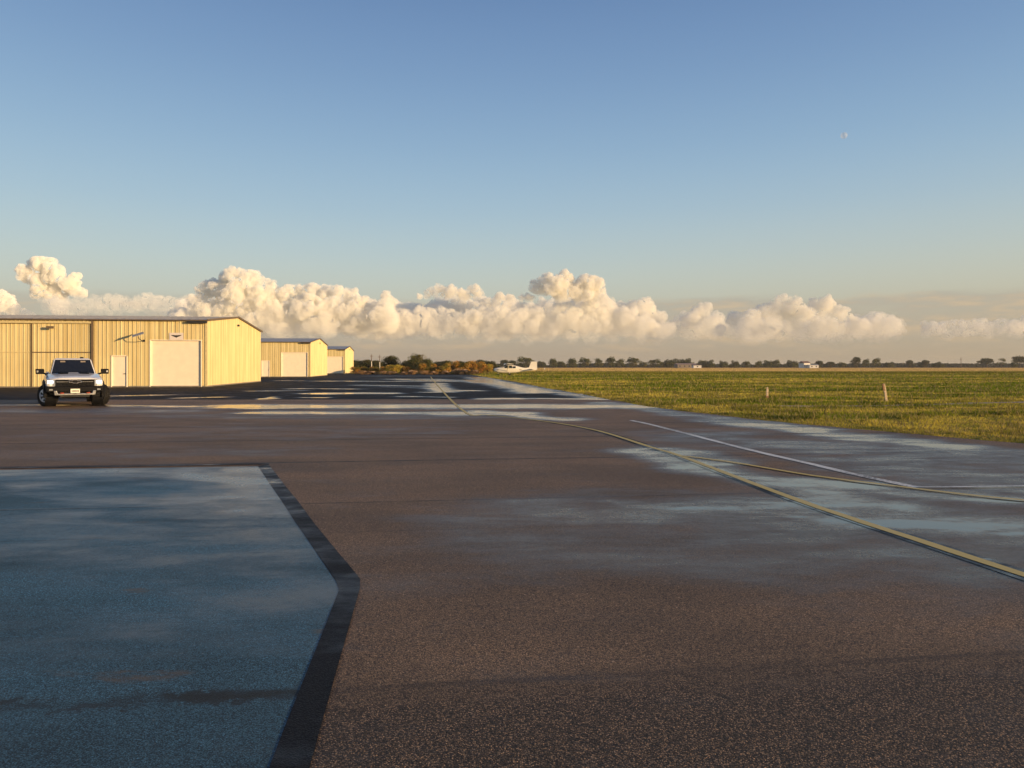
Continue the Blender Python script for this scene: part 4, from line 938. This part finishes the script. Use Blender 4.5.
CL.append((cloud([(44,269,10),(33,273,9),(57,277,10),(70,285,9),(40,283,11),(25,277,5),(59,289,9),(79,291,6),(45,291,8)], 294, 300, .92, 1), 'bright isolated cumulus cloud above the hangar at far left'))
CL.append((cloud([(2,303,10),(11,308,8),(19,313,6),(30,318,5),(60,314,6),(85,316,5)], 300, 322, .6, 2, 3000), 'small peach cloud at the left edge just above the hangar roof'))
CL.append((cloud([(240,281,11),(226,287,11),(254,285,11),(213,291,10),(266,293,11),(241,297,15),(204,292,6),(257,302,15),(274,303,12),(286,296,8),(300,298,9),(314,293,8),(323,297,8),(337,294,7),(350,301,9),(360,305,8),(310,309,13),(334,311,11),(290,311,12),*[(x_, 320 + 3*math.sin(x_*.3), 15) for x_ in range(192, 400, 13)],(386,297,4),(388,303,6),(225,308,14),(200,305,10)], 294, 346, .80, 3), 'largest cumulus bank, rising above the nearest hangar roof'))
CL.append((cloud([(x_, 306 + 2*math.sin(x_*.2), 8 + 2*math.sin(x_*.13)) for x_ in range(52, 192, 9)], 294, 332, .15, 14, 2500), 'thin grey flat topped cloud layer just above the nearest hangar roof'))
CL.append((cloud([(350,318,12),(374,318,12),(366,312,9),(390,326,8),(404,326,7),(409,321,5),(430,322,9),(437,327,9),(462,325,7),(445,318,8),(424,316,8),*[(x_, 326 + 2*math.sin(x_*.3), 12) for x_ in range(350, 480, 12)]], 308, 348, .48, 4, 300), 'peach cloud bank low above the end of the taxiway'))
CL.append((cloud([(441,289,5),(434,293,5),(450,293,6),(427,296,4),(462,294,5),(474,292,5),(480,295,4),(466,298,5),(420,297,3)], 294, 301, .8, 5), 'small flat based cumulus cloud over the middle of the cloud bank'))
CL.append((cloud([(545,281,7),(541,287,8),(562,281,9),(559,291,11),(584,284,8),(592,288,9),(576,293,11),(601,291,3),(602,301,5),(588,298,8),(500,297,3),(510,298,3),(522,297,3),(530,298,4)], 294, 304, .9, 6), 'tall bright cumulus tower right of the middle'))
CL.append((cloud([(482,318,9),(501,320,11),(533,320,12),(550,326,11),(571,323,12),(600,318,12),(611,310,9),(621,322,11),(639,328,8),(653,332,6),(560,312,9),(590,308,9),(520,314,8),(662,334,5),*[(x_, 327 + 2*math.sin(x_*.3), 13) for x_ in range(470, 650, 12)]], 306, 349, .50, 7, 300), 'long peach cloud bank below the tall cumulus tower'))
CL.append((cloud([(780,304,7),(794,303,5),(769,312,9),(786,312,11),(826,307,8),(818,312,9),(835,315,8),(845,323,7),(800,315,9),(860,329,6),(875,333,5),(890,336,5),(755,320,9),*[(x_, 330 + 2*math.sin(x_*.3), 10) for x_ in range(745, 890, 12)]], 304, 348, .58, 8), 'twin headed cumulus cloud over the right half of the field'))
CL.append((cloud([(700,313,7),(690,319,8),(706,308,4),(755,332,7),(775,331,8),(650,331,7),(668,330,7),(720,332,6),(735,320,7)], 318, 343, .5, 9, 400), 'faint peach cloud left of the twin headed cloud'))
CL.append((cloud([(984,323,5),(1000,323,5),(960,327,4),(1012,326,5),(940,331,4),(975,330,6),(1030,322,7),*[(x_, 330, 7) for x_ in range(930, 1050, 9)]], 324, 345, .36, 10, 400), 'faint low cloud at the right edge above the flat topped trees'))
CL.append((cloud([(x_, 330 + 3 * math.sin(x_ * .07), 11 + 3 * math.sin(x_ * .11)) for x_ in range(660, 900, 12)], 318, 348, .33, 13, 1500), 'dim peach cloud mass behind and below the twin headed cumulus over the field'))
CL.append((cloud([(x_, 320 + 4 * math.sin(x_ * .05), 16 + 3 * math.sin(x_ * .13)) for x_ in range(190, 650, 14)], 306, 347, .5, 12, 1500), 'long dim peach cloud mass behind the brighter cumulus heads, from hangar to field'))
for o, lab in CL: tag(o, lab, 'cloud', 'cumulus clouds along the horizon', 'stuff')
# daytime moon
q = N(bpy.data.materials.new('moon_rock')); d_ = q.n('ShaderNodeBsdfDiffuse'); q.l(q.mix(q.rng(q.noise(q.n('ShaderNodeTexCoord').outputs['Object'], .02, 3), .4, .6), (.95, .95, .95), (.7, .7, .7)), d_.inputs[0])
t_ = q.n('ShaderNodeBsdfTransparent'); m_ = q.n('ShaderNodeMixShader'); m_.inputs[0].default_value = .2; q.l(t_.outputs[0], m_.inputs[1]); q.l(d_.outputs[0], m_.inputs[2]); M['moon'] = q.out(m_.outputs[0])
mv = ap(844, 135.5, 14000); m = bmesh.new(); bmesh.ops.create_icosphere(m, subdivisions=4, radius=62); me = bpy.data.meshes.new('moon'); m.to_mesh(me); m.free()
mo = link('moon', me, M['moon'], smooth=True); mo.location = mv; tag(mo, 'tiny pale daytime moon high in the blue sky at right', 'moon')

# ------------------------------------------------------------------ evening haze lying over the field
hz_ = MB().box(-8900, 8900, -3400, 8900, -1.3, 14).build('haze', None); hm = bpy.data.materials.new('haze_air'); hm.use_nodes = True; hm.node_tree.nodes.clear()
pv = hm.node_tree.nodes.new('ShaderNodeVolumePrincipled'); pv.inputs['Color'].default_value = (.92, .90, .88, 1); pv.inputs['Density'].default_value = .00016; pv.inputs['Anisotropy'].default_value = .1
ho = hm.node_tree.nodes.new('ShaderNodeOutputMaterial'); hm.node_tree.links.new(pv.outputs[0], ho.inputs['Volume']); hz_.data.materials.clear(); hz_.data.materials.append(hm)
tag(hz_, 'thin warm evening haze lying over the airfield', 'haze', kind='stuff')
# ------------------------------------------------------------------ sky
W = bpy.data.worlds.new('World'); S.world = W; W.use_nodes = True
q = N.__new__(N); q.m = W; q.t = W.node_tree; q.t.nodes.clear()
sky = q.n('ShaderNodeTexSky'); sky.sky_type = 'NISHITA'; sky.sun_disc = False; sky.sun_elevation = R(SUN_EL)
sky.sun_rotation = R(90 - SUN_AZ); sky.air_density = 1.0; sky.dust_density = 1.2; sky.ozone_density = 1.5; sky.altitude = 50
tc = q.n('ShaderNodeTexCoord').outputs['Generated']; sp = q.n('ShaderNodeSeparateXYZ'); q.l(tc, sp.inputs[0])
cr = q.n('ShaderNodeValToRGB'); el_ = cr.color_ramp; el_.interpolation = 'B_SPLINE'
def lin(c): return tuple(((v / 255 + .055) / 1.055) ** 2.4 if v > 10 else v / 3295 for v in c)
stops = [(0, (174, 156, 138)), (.03, (180, 163, 144)), (.062, (192, 181, 161)), (.105, (196, 200, 187)), (.15, (187, 202, 202)), (.21, (168, 194, 210)), (.29, (146, 178, 207)), (.38, (124, 157, 196)), (.48, (104, 137, 182)), (.75, (62, 92, 140)), (1.0, (50, 76, 125))]
while len(el_.elements) < len(stops): el_.elements.new(.5)
for e_, (p_, c_) in zip(el_.elements, stops): e_.position = p_; e_.color = (*lin(c_), 1)
q.l(sp.outputs[2], cr.inputs[0])
# warmer towards the right of the view (nearer the sun)
wf_ = q.math('MULTIPLY', q.rng(sp.outputs[0], -.3, .9), q.rng(sp.outputs[2], 0, .3, .30, 0))
tinted = q.mix(wf_, cr.outputs[0], lin((205, 185, 140)))
# thin grey-peach cloud veil low on the horizon
vv = q.vec((5, 5, 26), (0, 0, 0), tc); vn = q.noise(vv, 1.0, 6, .6, .3); vn2 = q.noise(q.vec((11, 11, 60), (0, 0, 0), tc), 1.0, 5, .6)
topz = q.math('ADD', .088, q.math('MULTIPLY', q.math('SUBTRACT', vn, .5), .05))
veil = q.math('MULTIPLY', q.rng(q.math('SUBTRACT', sp.outputs[2], topz), -.006, .006, 1, 0), q.rng(vn2, .30, .62, .35, .95))
veil = q.math('MULTIPLY', veil, q.rng(sp.outputs[2], .0, .05, .2, 1))
tinted = q.mix(q.math('MULTIPLY', veil, .8), tinted, q.mix(q.rng(vn2, .45, .68), lin((178, 167, 154)), lin((208, 182, 152))))
sc_ = q.n('ShaderNodeVectorMath', operation='SCALE'); q.l(tinted, sc_.inputs[0]); sc_.inputs[3].default_value = 1 / (.12 * 2 ** EXPO)
fin = q.mix(.88, sky.outputs[0], sc_.outputs[0])
bg = q.n('ShaderNodeBackground'); bg.inputs[1].default_value = .12; q.l(fin, bg.inputs[0])
WO = q.n('ShaderNodeOutputWorld'); q.l(bg.outputs[0], WO.inputs[0])
# ------------------------------------------------------------------ sun, camera, colour
sl = bpy.data.lights.new('sun', 'SUN'); sl.energy = 4.0; sl.angle = R(.53); sl.color = (1.0, .69, .36); so_ = bpy.data.objects.new('sun', sl); COL.objects.link(so_)
az = R(SUN_AZ); el = R(SUN_EL); dirv = Vector((math.cos(az) * math.cos(el), math.sin(az) * math.cos(el), math.sin(el)))
so_.rotation_euler = dirv.to_track_quat('Z', 'Y').to_euler(); so_.location = (30, -20, 30)
cd = bpy.data.cameras.new('camera'); cam = bpy.data.objects.new('camera', cd); COL.objects.link(cam); S.camera = cam
cam.location = (0, 0, EYE); cam.rotation_euler = (R(90), 0, 0); cd.sensor_width = 36; cd.lens = F / 1024 * 36; cd.shift_y = (HOR - 384) / 1024; cd.clip_end = 80000; cd.clip_start = .1
S.view_settings.view_transform = 'Standard'; S.view_settings.look = 'None'; S.view_settings.exposure = EXPO; S.view_settings.gamma = 1
S.render.engine = 'CYCLES'; S.cycles.max_bounces = 14; S.cycles.volume_bounces = 12; S.cycles.transparent_max_bounces = 12
